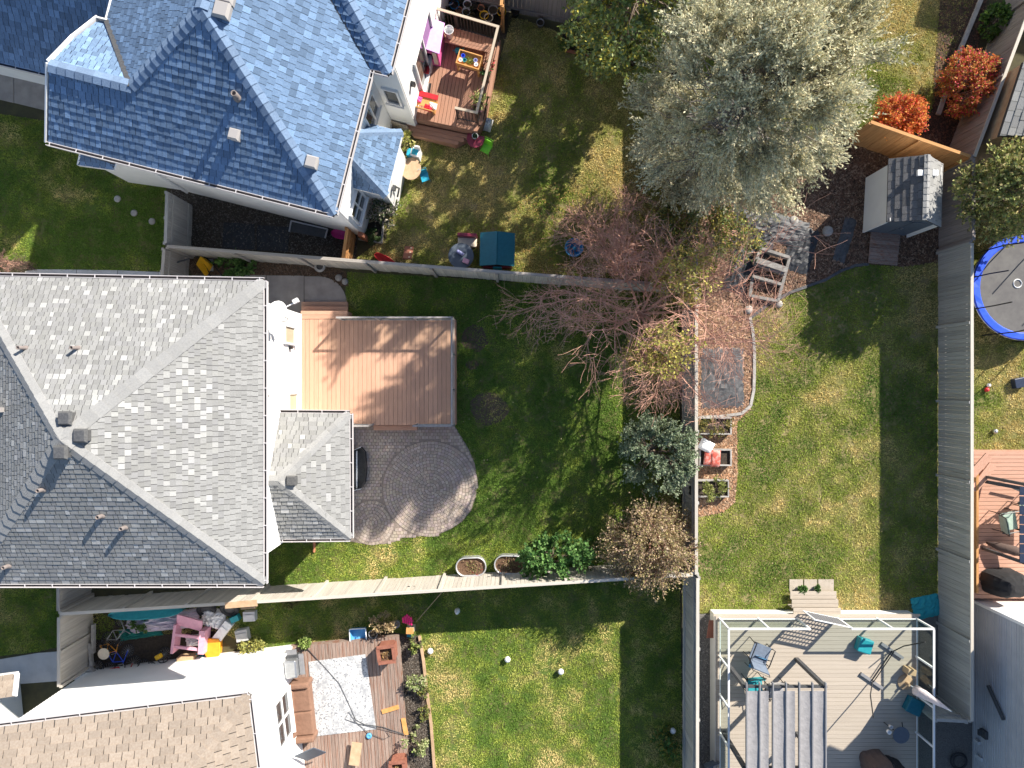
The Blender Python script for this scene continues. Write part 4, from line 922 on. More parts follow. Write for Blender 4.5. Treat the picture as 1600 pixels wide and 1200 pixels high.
def tree(name, label, cat, base, c, rad, lobes, sprays, leaves, leaf, cols, bark='bark', trunk_r=.12, lobe_r=.5, spray_len=(.3, .7), shell=.5, outward=.7, group=None, twigs=True, droop=0.0, stems=1, seed=1, bare=0.0, tone=(.65, 1.3), zmin=.15, lobe_dir=False, spread=.75, leaf_spread=.8):
    """trunk with limbs to every lobe; sprays of leaf-shaped faces point outwards from each lobe"""
    base = Vector(base); t = thing(name, label, cat, base, 0, group); c = Vector(c); b = MB()
    lp, lv = crown_points(lobes, c, rad, shell); lp[:, 2] = np.maximum(lp[:, 2], zmin)
    forks = []
    for s in range(stems):
        b0 = base + Vector((rng.uniform(-1, 1), rng.uniform(-1, 1), 0)) * (.12 * (stems > 1) * stems ** .5)
        top = Vector((base.x + (c.x - base.x) * .8, base.y + (c.y - base.y) * .8, max(.3, c.z + rad[2] * .25))) + Vector((rng.uniform(-1, 1) * rad[0], rng.uniform(-1, 1) * rad[1], 0)) * (.35 if stems > 1 else .06)
        pts = curve_branch(b, b0, top, trunk_r, trunk_r * .3, k=8, wob=.03, n=8); forks += pts[2:]
    b.build('trunk', bark, t, True); b = MB()
    for p in lp:
        q = Vector(p); f = min(forks, key=lambda g: (g - q).length + (0 if g.z < q.z + .3 else 2)); curve_branch(b, f, q, trunk_r * .28, .008, k=4, wob=.1, n=5)
    b.build('limbs', bark, t, True, kind='stuff')
    n = lobes * sprays; O = np.repeat(lp, sprays, 0) + unit(n) * nr.uniform(0, 1, (n, 1)) * lobe_r * .55
    out = (np.repeat(lp, sprays, 0) if lobe_dir else O) - np.array(c); out /= np.linalg.norm(out, axis=1, keepdims=True) + 1e-9
    D = out * outward + unit(n) * spread
    if lobe_dir: D += np.repeat(unit(lobes), sprays, 0) * .55
    D[:, 2] += .15 - droop; D /= np.linalg.norm(D, axis=1, keepdims=True)
    SL = nr.uniform(*spray_len, n)
    if bare:
        k = nr.random(n) > bare; Ol, Dl, SLl = O[k], D[k], SL[k]
    else: Ol, Dl, SLl = O, D, SL
    if twigs:
        S = np.cross(D, unit(n)); S /= np.linalg.norm(S, axis=1, keepdims=True) + 1e-9; w = .007
        V = np.stack([O - S * w, O + S * w, O + D * SL[:, None] + S * w * .3, O + D * SL[:, None] - S * w * .3], 1)
        tc = {'bark': (.14, .10, .075), 'bark_red': (.34, .20, .16), 'bark_grey': (.22, .19, .17)}[bark]
        o = np_mesh('twigs', V, 4, 'leaf', np.tile(np.array([tc]), (n, 1)) * nr.uniform(.7, 1.3, (n, 1)), t); o['kind'] = 'stuff'
    m = len(Ol); tt = np.tile((np.arange(leaves) + .5) / leaves, m) + nr.uniform(-.05, .05, m * leaves)
    P = np.repeat(Ol, leaves, 0) + np.repeat(Dl, leaves, 0) * (np.repeat(SLl, leaves) * tt)[:, None] + unit(m * leaves) * lobe_r * .06
    LD = np.repeat(Dl, leaves, 0) * .7 + unit(m * leaves) * leaf_spread; LD /= np.linalg.norm(LD, axis=1, keepdims=True)
    P[:, 2] = np.maximum(P[:, 2], .03)
    leaf_quads(P, LD, nr.uniform(.7, 1.25, len(P)) * leaf[0], nr.uniform(.8, 1.2, len(P)) * leaf[1], 'crown', cols, t, tone)
    return t
SILVER = [(.62, .60, .40), (.54, .54, .36), (.70, .65, .42), (.50, .51, .36), (.80, .71, .47)]
t_ = tree('silver_tree', 'big silver green tree at the top, over the grey fence', 'tree', at(1100, 285), (6.15, 7.6, 5.9), (2.55, 2.5, 4.4), 290, 26, 24, (.10, .018), SILVER, 'bark_grey', .13, .42, (.4, 1.05), .5, .7, tone=(.6, 1.3), lobe_dir=True, spread=.36, leaf_spread=.6)
tree('green_tree', 'green and yellow leafy tree at the top beside the silver tree', 'tree', (3.65, 11.6, 0), (3.5, 11.2, 5.2), (1.8, 2.0, 4.2), 170, 14, 16, (.12, .045), [(.26, .33, .09), (.20, .27, .09), (.54, .47, .09), (.33, .37, .16), (.18, .24, .11)], 'bark', .12, .6, (.3, .6), .5, .8)
tree('fruit_tree', 'right hand leafy tree beside the dark stained fence', 'tree', (16.3, 6.35, 0), (15.85, 6.15, 2.6), (1.3, 1.2, 1.7), 95, 14, 14, (.10, .04), [(.32, .36, .11), (.40, .39, .14), (.20, .25, .10), (.50, .42, .2)], 'bark', .09, .5, (.3, .6), .5, .8)
tree('olive_bush', 'round grey green bush leaning over the middle fence', 'bush', (4.95, -2.3, 0), (4.9, -2.25, 1.55), (1.2, 1.15, 1.15), 70, 12, 16, (.075, .028), [(.24, .31, .18), (.18, .24, .14), (.30, .36, .23), (.36, .41, .29)], 'bark', .06, .4, (.2, .42), .5, .8, stems=3)
tree('tan_bush', 'sparse tan leaved bush at the fence corner', 'bush', (4.75, -5.45, 0), (4.55, -5.3, 1.5), (1.25, 1.2, 1.2), 80, 18, 12, (.07, .026), [(.38, .30, .14), (.46, .35, .21), (.30, .28, .12), (.52, .39, .27)], 'bark_red', .06, .6, (.35, .75), .35, .8, stems=4)
tree('green_bush', 'bright green large leaved bush against the pale fence', 'bush', at(868, 880), (1.45, -5.85, .95), (1.15, .62, .75), 44, 9, 12, (.11, .05), [(.11, .24, .06), (.08, .18, .05), (.17, .30, .09)], 'bark', .04, .35, (.18, .4), .4, .8, stems=3)
tree('yellow_shrub', 'loose yellow green shrub under the silver tree', 'bush', (5.9, 5.2, 0), (6.0, 4.9, 1.5), (2.0, 1.1, 1.2), 110, 11, 9, (.085, .036), [(.30, .30, .08), (.20, .25, .08), (.46, .38, .10), (.15, .21, .08)], 'bark_red', .05, .5, (.3, .6), .3, .7, stems=4)
tree('orange_shrub', 'bright orange shrub below the silver tree edge', 'bush', (13.15, 8.95, 0), (13.1, 8.95, .95), (.68, .62, .7), 75, 13, 13, (.065, .028), [(.72, .20, .07), (.80, .34, .09), (.70, .12, .10), (.74, .40, .10)], 'bark_red', .03, .3, (.15, .35), .4, .8, stems=3)
tree('red_shrub', 'red and orange shrub by the slanting fence', 'bush', (15.5, 10.15, 0), (15.5, 10.2, .95), (.8, .92, .7), 80, 13, 13, (.065, .028), [(.64, .21, .07), (.64, .33, .09), (.70, .10, .14), (.44, .34, .09)], 'bark_red', .03, .3, (.15, .35), .4, .8, stems=3)
tree('white_flower_shrub', 'shrub with pale flowers beside the white bay', 'bush', at(602, 335), tuple(at(601, 332, .6)), (.5, .45, .5), 26, 9, 9, (.07, .03), [(.10, .15, .06), (.36, .32, .27), (.13, .18, .08), (.45, .41, .36)], 'bark', .03, .25, (.12, .28), .4, .8, stems=2)
tree('hydrangea', 'leafy plant with white blooms at the top right bed', 'bush', at(1552, 40), tuple(at(1553, 36, .5)), (.4, .6, .4), 22, 9, 8, (.09, .045), [(.10, .19, .04), (.14, .24, .05), (.08, .14, .04)], 'bark', .02, .22, (.12, .25), .4, .8, stems=2, twigs=False)
tree('iris_clump', 'spiky green clump beside the red shrub', 'plant', at(1500, 118), tuple(at(1500, 118, .2)), (.35, .4, .25), 12, 9, 5, (.16, .018), [(.10, .18, .04), (.16, .25, .06)], 'bark', .01, .15, (.15, .3), .3, 1.0, twigs=False)
tree('fern_clump', 'green fern clump at the foot of the top fence', 'plant', at(905, 62), tuple(at(905, 62, .3)), (.5, .45, .3), 22, 9, 8, (.12, .03), [(.08, .15, .04), (.12, .20, .05), (.2, .22, .06)], 'bark', .01, .2, (.15, .35), .3, .9, twigs=False)
tree('edge_shrub', 'low yellowish shrubs along the brick edging', 'plant', at(955, 82), tuple(at(955, 82, .3)), (.75, .3, .3), 20, 9, 8, (.09, .035), [(.10, .16, .05), (.26, .24, .06), (.12, .15, .06)], 'bark', .01, .2, (.15, .3), .3, .9, twigs=False)
for i, (x, y, rx, ry, cols, lab, z, lf) in enumerate((
    (362, 412, .42, .36, [(.10, .20, .05), (.14, .26, .06)], 'left green squash plant in the mulch strip', .25, .11),
    (382, 414, .34, .34, [(.10, .20, .05), (.16, .27, .08)], 'right green squash plant in the mulch strip', .25, .11),
    (1118, 667, .55, .22, [(.24, .20, .06), (.32, .27, .09), (.15, .17, .05)], 'yellowing plants in the top raised bed', .45, .07),
    (1112, 763, .45, .26, [(.27, .30, .08), (.36, .36, .14), (.18, .22, .06)], 'pale green plants in the bottom raised bed', .45, .07),
    (638, 228, .42, .32, [(.38, .36, .10), (.22, .26, .06), (.5, .46, .2)], 'yellow flowering plant behind the toy kitchen', .55, .08),
    (1040, 1165, .42, .5, [(.08, .17, .05), (.11, .22, .06), (.3, .26, .06)], 'green plant at the fence near the bottom edge', .3, .1),
    (600, 975, .42, .32, [(.46, .34, .18), (.55, .45, .24), (.36, .26, .16)], 'dry straw coloured plant at the corner of the weathered deck', .4, .07),
    (650, 1000, .22, .4, [(.22, .30, .08), (.36, .38, .12)], 'pale green plants at the top of the deck flower bed', .25, .07),
    (650, 1065, .3, .28, [(.38, .42, .20), (.22, .30, .08), (.5, .5, .3)], 'pale flowering plant in the middle of the deck flower bed', .35, .07),
    (662, 1095, .25, .6, [(.16, .20, .06), (.28, .26, .08)], 'low weeds along the wooden bed edging', .15, .06),
    (650, 1158, .35, .5, [(.36, .40, .18), (.5, .5, .28), (.2, .27, .08)], 'tall pale plant beside the lower deck planter', .4, .08),
    (393, 1010, .35, .12, [(.45, .42, .12), (.3, .32, .1)], 'yellow green weeds along the bright white wall', .25, .07),
    (476, 1004, .18, .12, [(.24, .36, .08), (.34, .42, .14)], 'small green weed at the top of the weathered deck', .25, .07),
    (583, 368, .2, .22, [(.08, .14, .05), (.14, .2, .08)], 'small plant in the bed under the flowering shrub', .15, .06),
    (612, 195, .3, .35, [(.07, .10, .05), (.10, .14, .05)], 'dark green plants beside the deck step', .25, .07),
    (455, 942, .25, .15, [(.3, .28, .1), (.2, .22, .07)], 'dry weed tuft below the pale fence', .12, .06),
    (221, 975, .25, .22, [(.10, .18, .05), (.15, .24, .07)], 'green weed between the bicycles and the tarp', .3, .07),
    (1253, 921, .12, .12, [(.10, .2, .06), (.14, .25, .07)], 'left weed growing between the paving slabs', .1, .06),
    (1277, 921, .08, .14, [(.10, .2, .06), (.14, .25, .07)], 'right weed growing between the paving slabs', .1, .06),
    (712, 16, .5, .3, [(.07, .08, .04), (.10, .09, .05)], 'dark plants left of the plant pots', .2, .07))):
    tree('plant', lab, 'plant', at(x, y), tuple(at(x, y, z)), (rx, ry, z * .9), 14, 8, 7, (lf, lf * .42), cols, 'bark', .012, min(.2, rx * .6), (rx * .25, rx * .6), .3, .8, twigs=False, stems=2)

tree('brown_shrub', 'brown twiggy shrub at the left edge above the grey roof', 'bush', at(8, 418), tuple(at(8, 416, .4)), (.9, .4, .4), 30, 12, 4, (.04, .015), [(.22, .15, .12), (.3, .2, .16)], 'bark_red', .02, .3, (.2, .4), .3, .8, stems=3)
# bare reddish tree: recursive twigs, few leaves left
def bare_tree(label, base, c, rad, n_limb, seed, leaf_at):
    q = random.Random(seed); base = Vector(base); t = thing('bare_tree', label, 'tree', base); trunk = MB(); b = MB(); tw = []
    fork = base + Vector((0.05, .05, .9)); trunk.tube([base, base + Vector((.02, 0, .5)), fork], [.13, .11, .1], 8)
    def grow(p, d, L, r, lev):
        k = 4; pts = [p]; dd = d.normalized()
        for i in range(k):
            dd = (dd + Vector((q.uniform(-1, 1), q.uniform(-1, 1), q.uniform(-.55, .7))) * .17).normalized(); pts.append(pts[-1] + dd * L / k)
        if lev <= 1: trunk.tube(pts, [r * (1 - .5 * i / k) for i in range(k + 1)], 6 if lev == 0 else 5)
        else: tw.append((pts, r))
        if lev >= 4: return
        m = (6, 5, 5, 3)[lev]
        for j in range(m):
            f = q.uniform(.35, 1.0); s = pts[min(k, int(f * k) + (1 if q.random() < .5 else 0))]
            nd = (dd * .9 + Vector((q.uniform(-1, 1), q.uniform(-1, 1), q.uniform(-.55, .55))) * .85)
            grow(s, nd, L * q.uniform(.5, .75), r * .52, lev + 1)
    for i in range(n_limb):
        a = 2 * math.pi * (i + q.uniform(-.3, .3)) / n_limb; tgt = Vector((c[0] + rad[0] * math.cos(a) * .6, c[1] + rad[1] * math.sin(a) * .6, c[2] + q.uniform(-.3, .6)))
        grow(fork, tgt - fork, (tgt - fork).length * q.uniform(.75, 1.0), .048, 0)
    trunk.build('trunk', 'bark_red', t, True)
    for pts, r in tw: b.tube(pts, [max(.0042, r * (1 - .6 * i / 4)) for i in range(5)], 3)
    b.build('twigs', 'bark_red', t, kind='stuff')
    ends = np.array([list(p[-1]) for p, r in tw] + [list(p[2]) for p, r in tw]); m = np.zeros(len(ends), bool)
    for (x, y, r) in leaf_at: m |= (ends[:, 0] - x) ** 2 + (ends[:, 1] - y) ** 2 < r * r
    E = ends[m]; E = E[nr.random(len(E)) < .55]
    if len(E):
        P = np.repeat(E, 4, 0) + unit(len(E) * 4) * .06; leaf_quads(P, unit(len(P)), .09, .035, 'crown', [(.40, .36, .08), (.30, .30, .08), (.48, .40, .12)], t)
    return t
bare_tree('bare tree with reddish twigs spreading over the fence corner', (4.3, 2.35, 0), (4.25, 1.85, 3.2), (3.2, 2.6, 1.5), 9, 5, [(4.35, .9, .8), (5.2, 3.2, .9)])
bare_tree('smaller bare tree with upright twigs above the top fence', (3.5, 3.95, 0), (3.3, 4.7, 2.4), (.75, 1.2, 1.0), 4, 9, [])

# ---------------------------------------------------------------- small builders
Z = lambda z: Vector((0, 0, z))
def pot(label, p, r=.16, h=.26, mat_='plastic_terracotta', soil=True, group=None, name='plant_pot', cat='pot', wilt=False):
    t = thing(name, label, cat, p, 0, group); b = MB(); b.lathe(p, [(r * .72, 0), (r, h), (r * 1.08, h), (r * 1.08, h + .03), (r * .92, h + .03), (r * .9, h - .05)], 14); b.build('body', mat_, t, True)
    if soil:
        b = MB(); b.lathe(p, [(r * .91, h - .049), (r * .91, h - .04)], 12); b.build('soil', 'dark_soil', t)
    return t
def bucket(label, p, r=.15, h=.34, mat_='plastic_white'):
    t = thing('bucket', label, 'bucket', p); b = MB(); b.lathe(p, [(r * .8, 0), (r, h), (r * 1.06, h), (r * 1.06, h - .04), (r * .98, h - .02), (r * .92, h - .02), (r * .76, .03)], 16); b.build('body', mat_, t, True)
    b = MB(); p = Vector(p); b.tube([p + Vector((r * math.cos(a), r * .3 * math.sin(a) + .03, h + .02 - .1 * math.sin(a))) for a in [math.pi * i / 8 for i in range(9)]], .008, 5); b.build('handle', 'steel', t)
def foliage(parent, p, r, h, cols, n=160, leaf=(.08, .03), name='foliage'):
    P = np.array(p) + nr.normal(size=(n, 3)) * np.array([r, r, h]) * .45; P[:, 2] = np.maximum(P[:, 2], p[2] + .01); D = unit(n); D[:, 2] = np.abs(D[:, 2]) * .6; D /= np.linalg.norm(D, axis=1, keepdims=True)
    leaf_quads(P, D, leaf[0], leaf[1], name, cols, parent)
def potted(label, p, r, h, cols, mat_='plastic_terracotta', fr=.25, fh=.2, leaf=(.09, .03), n=140):
    t = pot(label, p, r, h, mat_, True, None, 'potted_plant', 'plant'); foliage(t, tuple(Vector(p) + Z(h)), fr, fh, cols, n, leaf); return t
def chair(label, p, rz, frame_mat, seat_mat, name='chair', w=.52, back=.5, arms=True, cat='chair', s=1.0):
    t = thing(name, label, cat, p, rz); m = frame(p, rz) @ Matrix.Scale(s, 4)
    b = MB(m); b.box((0, 0, .42), (w, .5, .035), rx=.06); b.build('seat', seat_mat, t)
    b = MB(m); b.box((0, .3, .42 + back / 2 + .03), (w - .04, .03, back), rx=-.25); b.build('backrest', seat_mat, t)
    for sx in (-1, 1):
        for sy in (-1, 1):
            b = MB(m); b.tube([(sx * (w/2 + .02), sy * .24, 0), (sx * (w/2 + .01), sy * .22, .42 if sy < 0 else .62)], .014, 6); b.build('leg', frame_mat, t)
        if arms:
            b = MB(m); b.tube([(sx * (w/2 + .02), -.24, .42), (sx * (w/2 + .03), -.26, .63), (sx * (w/2 + .03), .22, .65), (sx * (w/2), .36, .62)], .016, 6); b.build('armrest', frame_mat, t)
    b = MB(m); b.tube([(-w/2, .24, .42), (-w/2, .41, .98), (w/2, .41, .98), (w/2, .24, .42)], .014, 6); b.build('back_frame', frame_mat, t)
    return t

# ---------------------------------------------------------------- toys and things on the reddish deck
p = at(672, 80, ZB); A_ = math.radians(-10)
t = thing('playhouse', 'pink and lilac plastic playhouse on the reddish deck', 'playhouse', p, A_); m = frame(p, A_)
b = MB(m); 
for sx in (-1, 1): b.box((sx * .42, 0, .5), (.05, .9, 1.0))
b.box((0, .43, .5), (.8, .05, 1.0)); b.box((0, -.43, .2), (.8, .05, .4)); b.box((0, -.43, .93), (.8, .05, .14)); b.build('wall', 'plastic_pink', t)
for sx in (-1, 1):
    b = MB(m); b.box((sx * .25, .02, 1.13), (.56, 1.02, .05), ry=sx * .42); b.build('roof', 'plastic_lilac', t)
b = MB(m); b.box((.33, -.47, .6), (.13, .05, .8)); b.build('shutter', 'plastic_cream', t); b = MB(m); b.box((0, -.3, .42), (.78, .3, .05)); b.build('counter', 'plastic_magenta', t)
bucket('white bucket behind the pink playhouse', at(685, 55, ZB), .16, .36); bucket('white bucket on the built in bench', at(703, 56, zs), .15, .42)
t = thing('watering_can', 'teal watering can on the reddish deck', 'watering can', at(716, 82, ZB)); b = MB(); b.lathe(at(716, 82, ZB), [(.1, 0), (.1, .2), (.06, .24), (.05, .24)], 12); b.build('body', 'plastic_teal', t, True)
b = MB(); q = at(716, 82, ZB); b.tube([q + Vector((.08, 0, .08)), q + Vector((.22, .05, .25))], [.03, .015], 6); b.build('spout', 'plastic_teal', t); b = MB(); b.tube([q + Vector((-.09, 0, .05)), q + Vector((-.17, 0, .15)), q + Vector((-.05, 0, .26)), q + Vector((.05, 0, .24))], .012, 6); b.build('handle', 'plastic_teal', t)
p = at(735, 106, ZB); A_ = math.radians(-17); t = thing('play_table', 'orange wooden play table with toys and plants on top', 'table', p, A_); m = frame(p, A_)
b = MB(m); b.box((0, 0, .5), (.78, .42, .03))
for sx in (-1, 1): b.box((sx * .39, 0, .56), (.03, .48, .16)); b.box((0, sx * .225, .56), (.75, .03, .16))
b.build('tray', 'timber_orange', t)
for sx in (-1, 1):
    for sy in (-1, 1): b = MB(m); b.box((sx * .36, sy * .19, .245), (.06, .06, .48)); b.build('leg', 'timber_orange', t)
for i, (x, y, mm) in enumerate(((-.24, .08, 'plastic_blue'), (-.15, -.05, 'plastic_teal'), (.2, .05, 'plastic_purple'), (.26, -.08, 'plastic_white'), (-.28, -.08, 'plastic_white'))):
    o = thing('toy_pot', ['blue', 'teal', 'purple', 'right white', 'left white'][i] + ' toy cup in the orange play table', 'toy', m @ Vector((x, y, .516))); b = MB(); b.lathe(m @ Vector((x, y, .516)), [(.05, 0), (.07, .09), (.055, .09), (.04, .03)], 10); b.build('body', mm, o)
tt = thing('plant', 'small leafy plant in the orange play table', 'plant', m @ Vector((.03, 0, .516))); foliage(tt, tuple(m @ Vector((.03, 0, .52))), .14, .1, [(.22, .26, .06), (.36, .36, .1)], 90, (.06, .03))
potted('red flowers in a pot by the beige railing', at(766, 106, ZB), .12, .2, [(.62, .06, .10), (.5, .1, .1), (.1, .2, .06)], fr=.16); potted('green potted plant below the red flowers', at(758, 118, ZB), .11, .18, [(.08, .2, .07), (.12, .25, .09)], fr=.16)
potted('spiky yellow green potted plant by the deck railing', at(748, 160, ZB), .13, .22, [(.42, .42, .16), (.24, .32, .09)], fr=.24, leaf=(.2, .02)); potted('purple flowers in a pot on the reddish deck', at(745, 173, ZB), .11, .18, [(.3, .14, .26), (.14, .16, .07)], fr=.14)
def step_stool(label, p, rz, mat_, w, d, h):
    t = thing('step_stool', label, 'stool', p, rz); m = frame(p, rz); b = MB(m); b.box((0, 0, h - .03), (w, d, .06)); b.build('seat', mat_, t, bevel=.015)
    for s in (-1, 1): b = MB(m); b.box((s * (w/2 - .03), 0, h/2 - .03), (.05, d * .9, h - .06)); b.build('leg', mat_, t)
A_ = math.radians(-10)
t = thing('toy_bench', 'pale grey plastic toy bench with red seat beside the playhouse', 'bench', at(661, 108, ZB), A_); m = frame(at(661, 108, ZB), A_)
b = MB(m); b.box((0, .17, .5), (.6, .24, .06)); b.box((-.3, .1, .25), (.05, .4, .5)); b.box((.3, .1, .25), (.05, .4, .5)); b.build('top', 'plastic_pale_grey', t, bevel=.02); b = MB(m); b.box((0, -.12, .28), (.55, .26, .07)); b.build('seat', 'plastic_red', t, bevel=.02)
t = thing('doormat', 'grey striped doormat at the patio door', 'mat', at(660, 140, ZB), A_); m = frame(at(660, 140, ZB), A_)
for i in range(7): b = MB(m); b.box((-.24 + i * .08, 0, .02), (.065, .5, .02)); b.build('stripe', 'cloth_grey' if i % 2 else 'cloth_black', t)
p = at(664, 168, ZB); A_ = math.radians(-15); t = thing('toy_picnic_bench', 'orange wooden toy bench with red boards and towels', 'bench', p, A_); m = frame(p, A_)
b = MB(m); b.box((0, .28, .42), (.86, .16, .04), rx=.2); b.build('back_board', 'plastic_red', t); b = MB(m); b.box((0, .06, .36), (.8, .3, .03)); b.build('seat', 'timber_orange', t); b = MB(m); b.box((0, -.17, .32), (.8, .035, .36), rx=.25); b.build('front_panel', 'timber_orange', t)
for sx in (-1, 1): b = MB(m); b.box((sx * .37, .05, .18), (.06, .4, .36)); b.build('leg', 'timber_orange', t)
for lab, x, y, mm, r in (('crumpled pink cloth on the orange toy bench', -.2, .08, 'cloth_pink', .12), ('white cloth on the end of the orange toy bench', .33, -.02, 'cloth_white', .13), ('red towel hung over the orange toy bench', .2, -.12, 'cloth_red', .14)):
    b = MB(); rag(b, m @ Vector((x, y, .38)), r, r * .8, .1, rz=A_, seed=int(r * 1000)); tag(b.build('towel', mm), lab, 'towel')
b = MB(); rag(b, at(624, 170, ZB), .3, .24, .3, rz=-.3, seed=5); tag(b.build('laundry_heap', 'cloth_pink'), 'bright pink cloth heap at the deck corner', 'cloth')
b = MB(); rag(b, at(763, 196, .05), .13, .22, .5, rz=-.25, seed=6); tag(b.build('jacket', 'cloth_white'), 'pale pink jacket slumped outside the railing corner', 'jacket')
t = thing('kids_table', 'maroon half round kids table below the deck corner', 'table', at(744, 224)); m = frame(at(744, 224), math.radians(-12))
b = MB(m); b.prism([(.3 * math.cos(a), .3 * math.sin(a)) for a in [math.pi + math.pi * i / 12 for i in range(13)]] + [(.3, .14), (-.3, .14)], .42, .46); b.build('table_top', 'plastic_maroon', t)
for x, y in ((-.24, .08), (.24, .08), (-.14, -.22), (.14, -.22)): b = MB(m); b.tube([(x, y, 0), (x, y, .42)], .022, 6); b.build('leg', 'plastic_maroon', t)
potted('dark green plant in a white cup on the maroon table', m @ Vector((-.02, .05, .46)), .1, .12, [(.03, .07, .04), (.05, .1, .05)], 'plastic_white', .1, .08, (.06, .03), 60)
def kid_chair(label, p, rz, mm, s=.62): chair(label, p, rz, mm, mm, 'kids_chair', .5, .42, False, 'chair', s)
kid_chair('small lime green kids chair on the lawn', at(760, 236), -.5, 'plastic_green'); kid_chair('small blue kids chair beside the round wooden table', at(665, 280), .3, 'plastic_cyan', .55)
t = thing('round_table', 'oval tan wooden table on the lawn by the bay', 'table', at(645, 270)); b = MB(); q = at(645, 270); b.lathe(q, [(.36, .44), (.37, .455), (.37, .485), (.36, .49)], 24, .95, 1.05); b.build('table_top', 'timber_tan', t)
for a in (.8, 2.4, 3.9, 5.5): b = MB(); b.tube([q + Vector((.24 * math.cos(a), .24 * math.sin(a), 0)), q + Vector((.22 * math.cos(a), .22 * math.sin(a), .44))], .025, 6); b.build('leg', 'timber_tan', t)
p = at(650, 245); t = thing('toy_kitchen', 'white and blue toy kitchen beside the oval table', 'toy', p, -.2); m = frame(p, -.2); b = MB(m); b.box((.05, 0, .3), (.3, .32, .6)); b.box((.12, .1, .75), (.2, .06, .3)); b.build('cabinet', 'plastic_white', t, bevel=.015); b = MB(m); b.box((-.14, -.05, .3), (.18, .26, .58)); b.build('side_unit', 'plastic_cyan', t, bevel=.015); b = MB(m); b.box((.05, -.01, .62), (.2, .2, .03)); b.build('hob', 'plastic_cyan', t)
# plant pots in a cluster at the top
pots = [(703, 2, .17, 'plastic_white'), (711, 9, .16, 'plastic_tub_blue'), (720, 3, .12, 'plastic_black'), (718, 17, .11, 'plastic_terracotta'), (731, 8, .14, 'plastic_white'), (729, 20, .14, 'plastic_pale_grey'), (741, 11, .14, 'plastic_black'), (742, 2, .13, 'plastic_black'), (757, 25, .15, 'plastic_yellow'), (764, 29, .15, 'plastic_cream'), (771, 17, .17, 'plastic_grey'), (784, 20, .15, 'plastic_yellow'), (752, 14, .12, 'plastic_terracotta')]
labs = ['large white pot at the left of the cluster', 'deep blue pot in the cluster', 'small black pot behind the blue pot', 'small terracotta pot below the blue pot', 'white rimmed pot in the middle of the cluster', 'pale grey pot in the middle of the cluster', 'lower black pot of the cluster', 'upper black pot of the cluster', 'yellow pot beside the cream pot', 'cream pot at the bottom of the cluster', 'large grey pot right of the cluster', 'yellow pot next to the cedar screen', 'terracotta pot between the black and grey pots']
for (x, y, r, mm), lab in zip(pots, labs): pot(lab, at(x, y + 5, .01), r, .28, mm, True, 'plant pots at the top of the picture')
pot('white rimmed pot by the top purple fence', at(844, 40), .13, .22, 'plastic_grey'); pot('black pot at the left end of the purple fence', at(805, 24), .14, .26, 'plastic_black')
# side passage
for lab, pl in (('dark mat in the side passage near the gate', [(350, 348), (398, 350), (398, 390), (348, 388)]), ('dark blue grey mat in the side passage by the fence', [(402, 352), (452, 355), (450, 393), (402, 391)])):
    b = MB(); b.prism(px(pl), .012, .03); tag(b.build('ground_mat', 'fabric_black'), lab, 'mat')
t = thing('window_well', 'white framed window well along the shaded house side', 'window well', at(485, 350)); b = MB(); b.bar(at(455, 345, .1), at(512, 358, .1), .04, .06); b.bar(at(512, 358, .1), at(508, 372, .1), .04, .06); b.bar(at(455, 345, .1), at(452, 362, .1), .04, .06); b.build('rim', 'plastic_pale_grey', t); b = MB(); b.prism(px([(455, 346), (512, 359), (508, 372), (453, 362)]), .012, .05); b.build('cover', 'metal_dark', t)
def hull(label, p, rz, L, w, mat_, name, cat, h=.22, tilt=0):
    t = thing(name, label, cat, p, rz); m = frame(p, rz) @ Matrix.Rotation(tilt, 4, 'X'); b = MB(m); n = 12; vs = []
    for i in range(n + 1):
        u = i / n * 2 - 1; ww = w * (1 - abs(u) ** 2.6) ** .6 + .015
        vs += [(u * L/2, -ww, h), (u * L/2, -ww * .6, .02 + .08 * u * u), (u * L/2, 0, .08 * u * u), (u * L/2, ww * .6, .02 + .08 * u * u), (u * L/2, ww, h), (u * L/2, ww * .85, h), (u * L/2, 0, .07 + .08 * u * u), (u * L/2, -ww * .85, h)]
    fs = [(i * 8 + j, i * 8 + (j + 1) % 8, (i + 1) * 8 + (j + 1) % 8, (i + 1) * 8 + j) for i in range(n) for j in range(8)]; b.add(vs, fs + [tuple(range(8)), tuple(n * 8 + j for j in range(8))[::-1]]); b.build('hull', mat_, t, True)
    b = MB(m); b.tube([(L/2 - .02, 0, h), (L/2 + .06, .03, h - .02), (L/2 + .1, -.04, .1)], .01, 5); b.build('rope', 'cloth_black', t); return t
hull('magenta plastic sled in the side passage', at(533, 368), -.22, .62, .15, 'plastic_magenta', 'sled', 'sled'); hull('red plastic sled leaning on the fence', at(604, 404, .02), -.5, .85, .15, 'plastic_red', 'sled', 'sled', .16, .5)
t = thing('toy_ramp', 'dark brown board with holes leaning on the fence', 'board', at(640, 398)); b = MB(frame(at(640, 398), -.03)); b.box((0, 0, .35), (.3, .7, .05), rx=-.75); b.build('board', 'timber_red', t); b = MB(frame(at(640, 398), -.03))
for y in (-.18, .02, .2): b.box((.07, y, .39 - y * .93), (.05, .05, .01), rx=-.75)
b.build('hole_caps', 'plastic_cream', t, kind='stuff')
q = at(722, 404); t = thing('patio_table', 'dark round patio table by the weathered fence', 'table', q); b = MB(); b.lathe(q, [(.42, .5), (.44, .52), (.44, .54), (.42, .545)], 28); b.build('table_top', 'plastic_slate', t); b = MB(); b.tube([q + Z(.02), q + Z(.5)], .04, 8); b.lathe(q, [(.25, 0), (.22, .04), (.05, .05)], 14); b.build('pedestal', 'metal_dark', t)
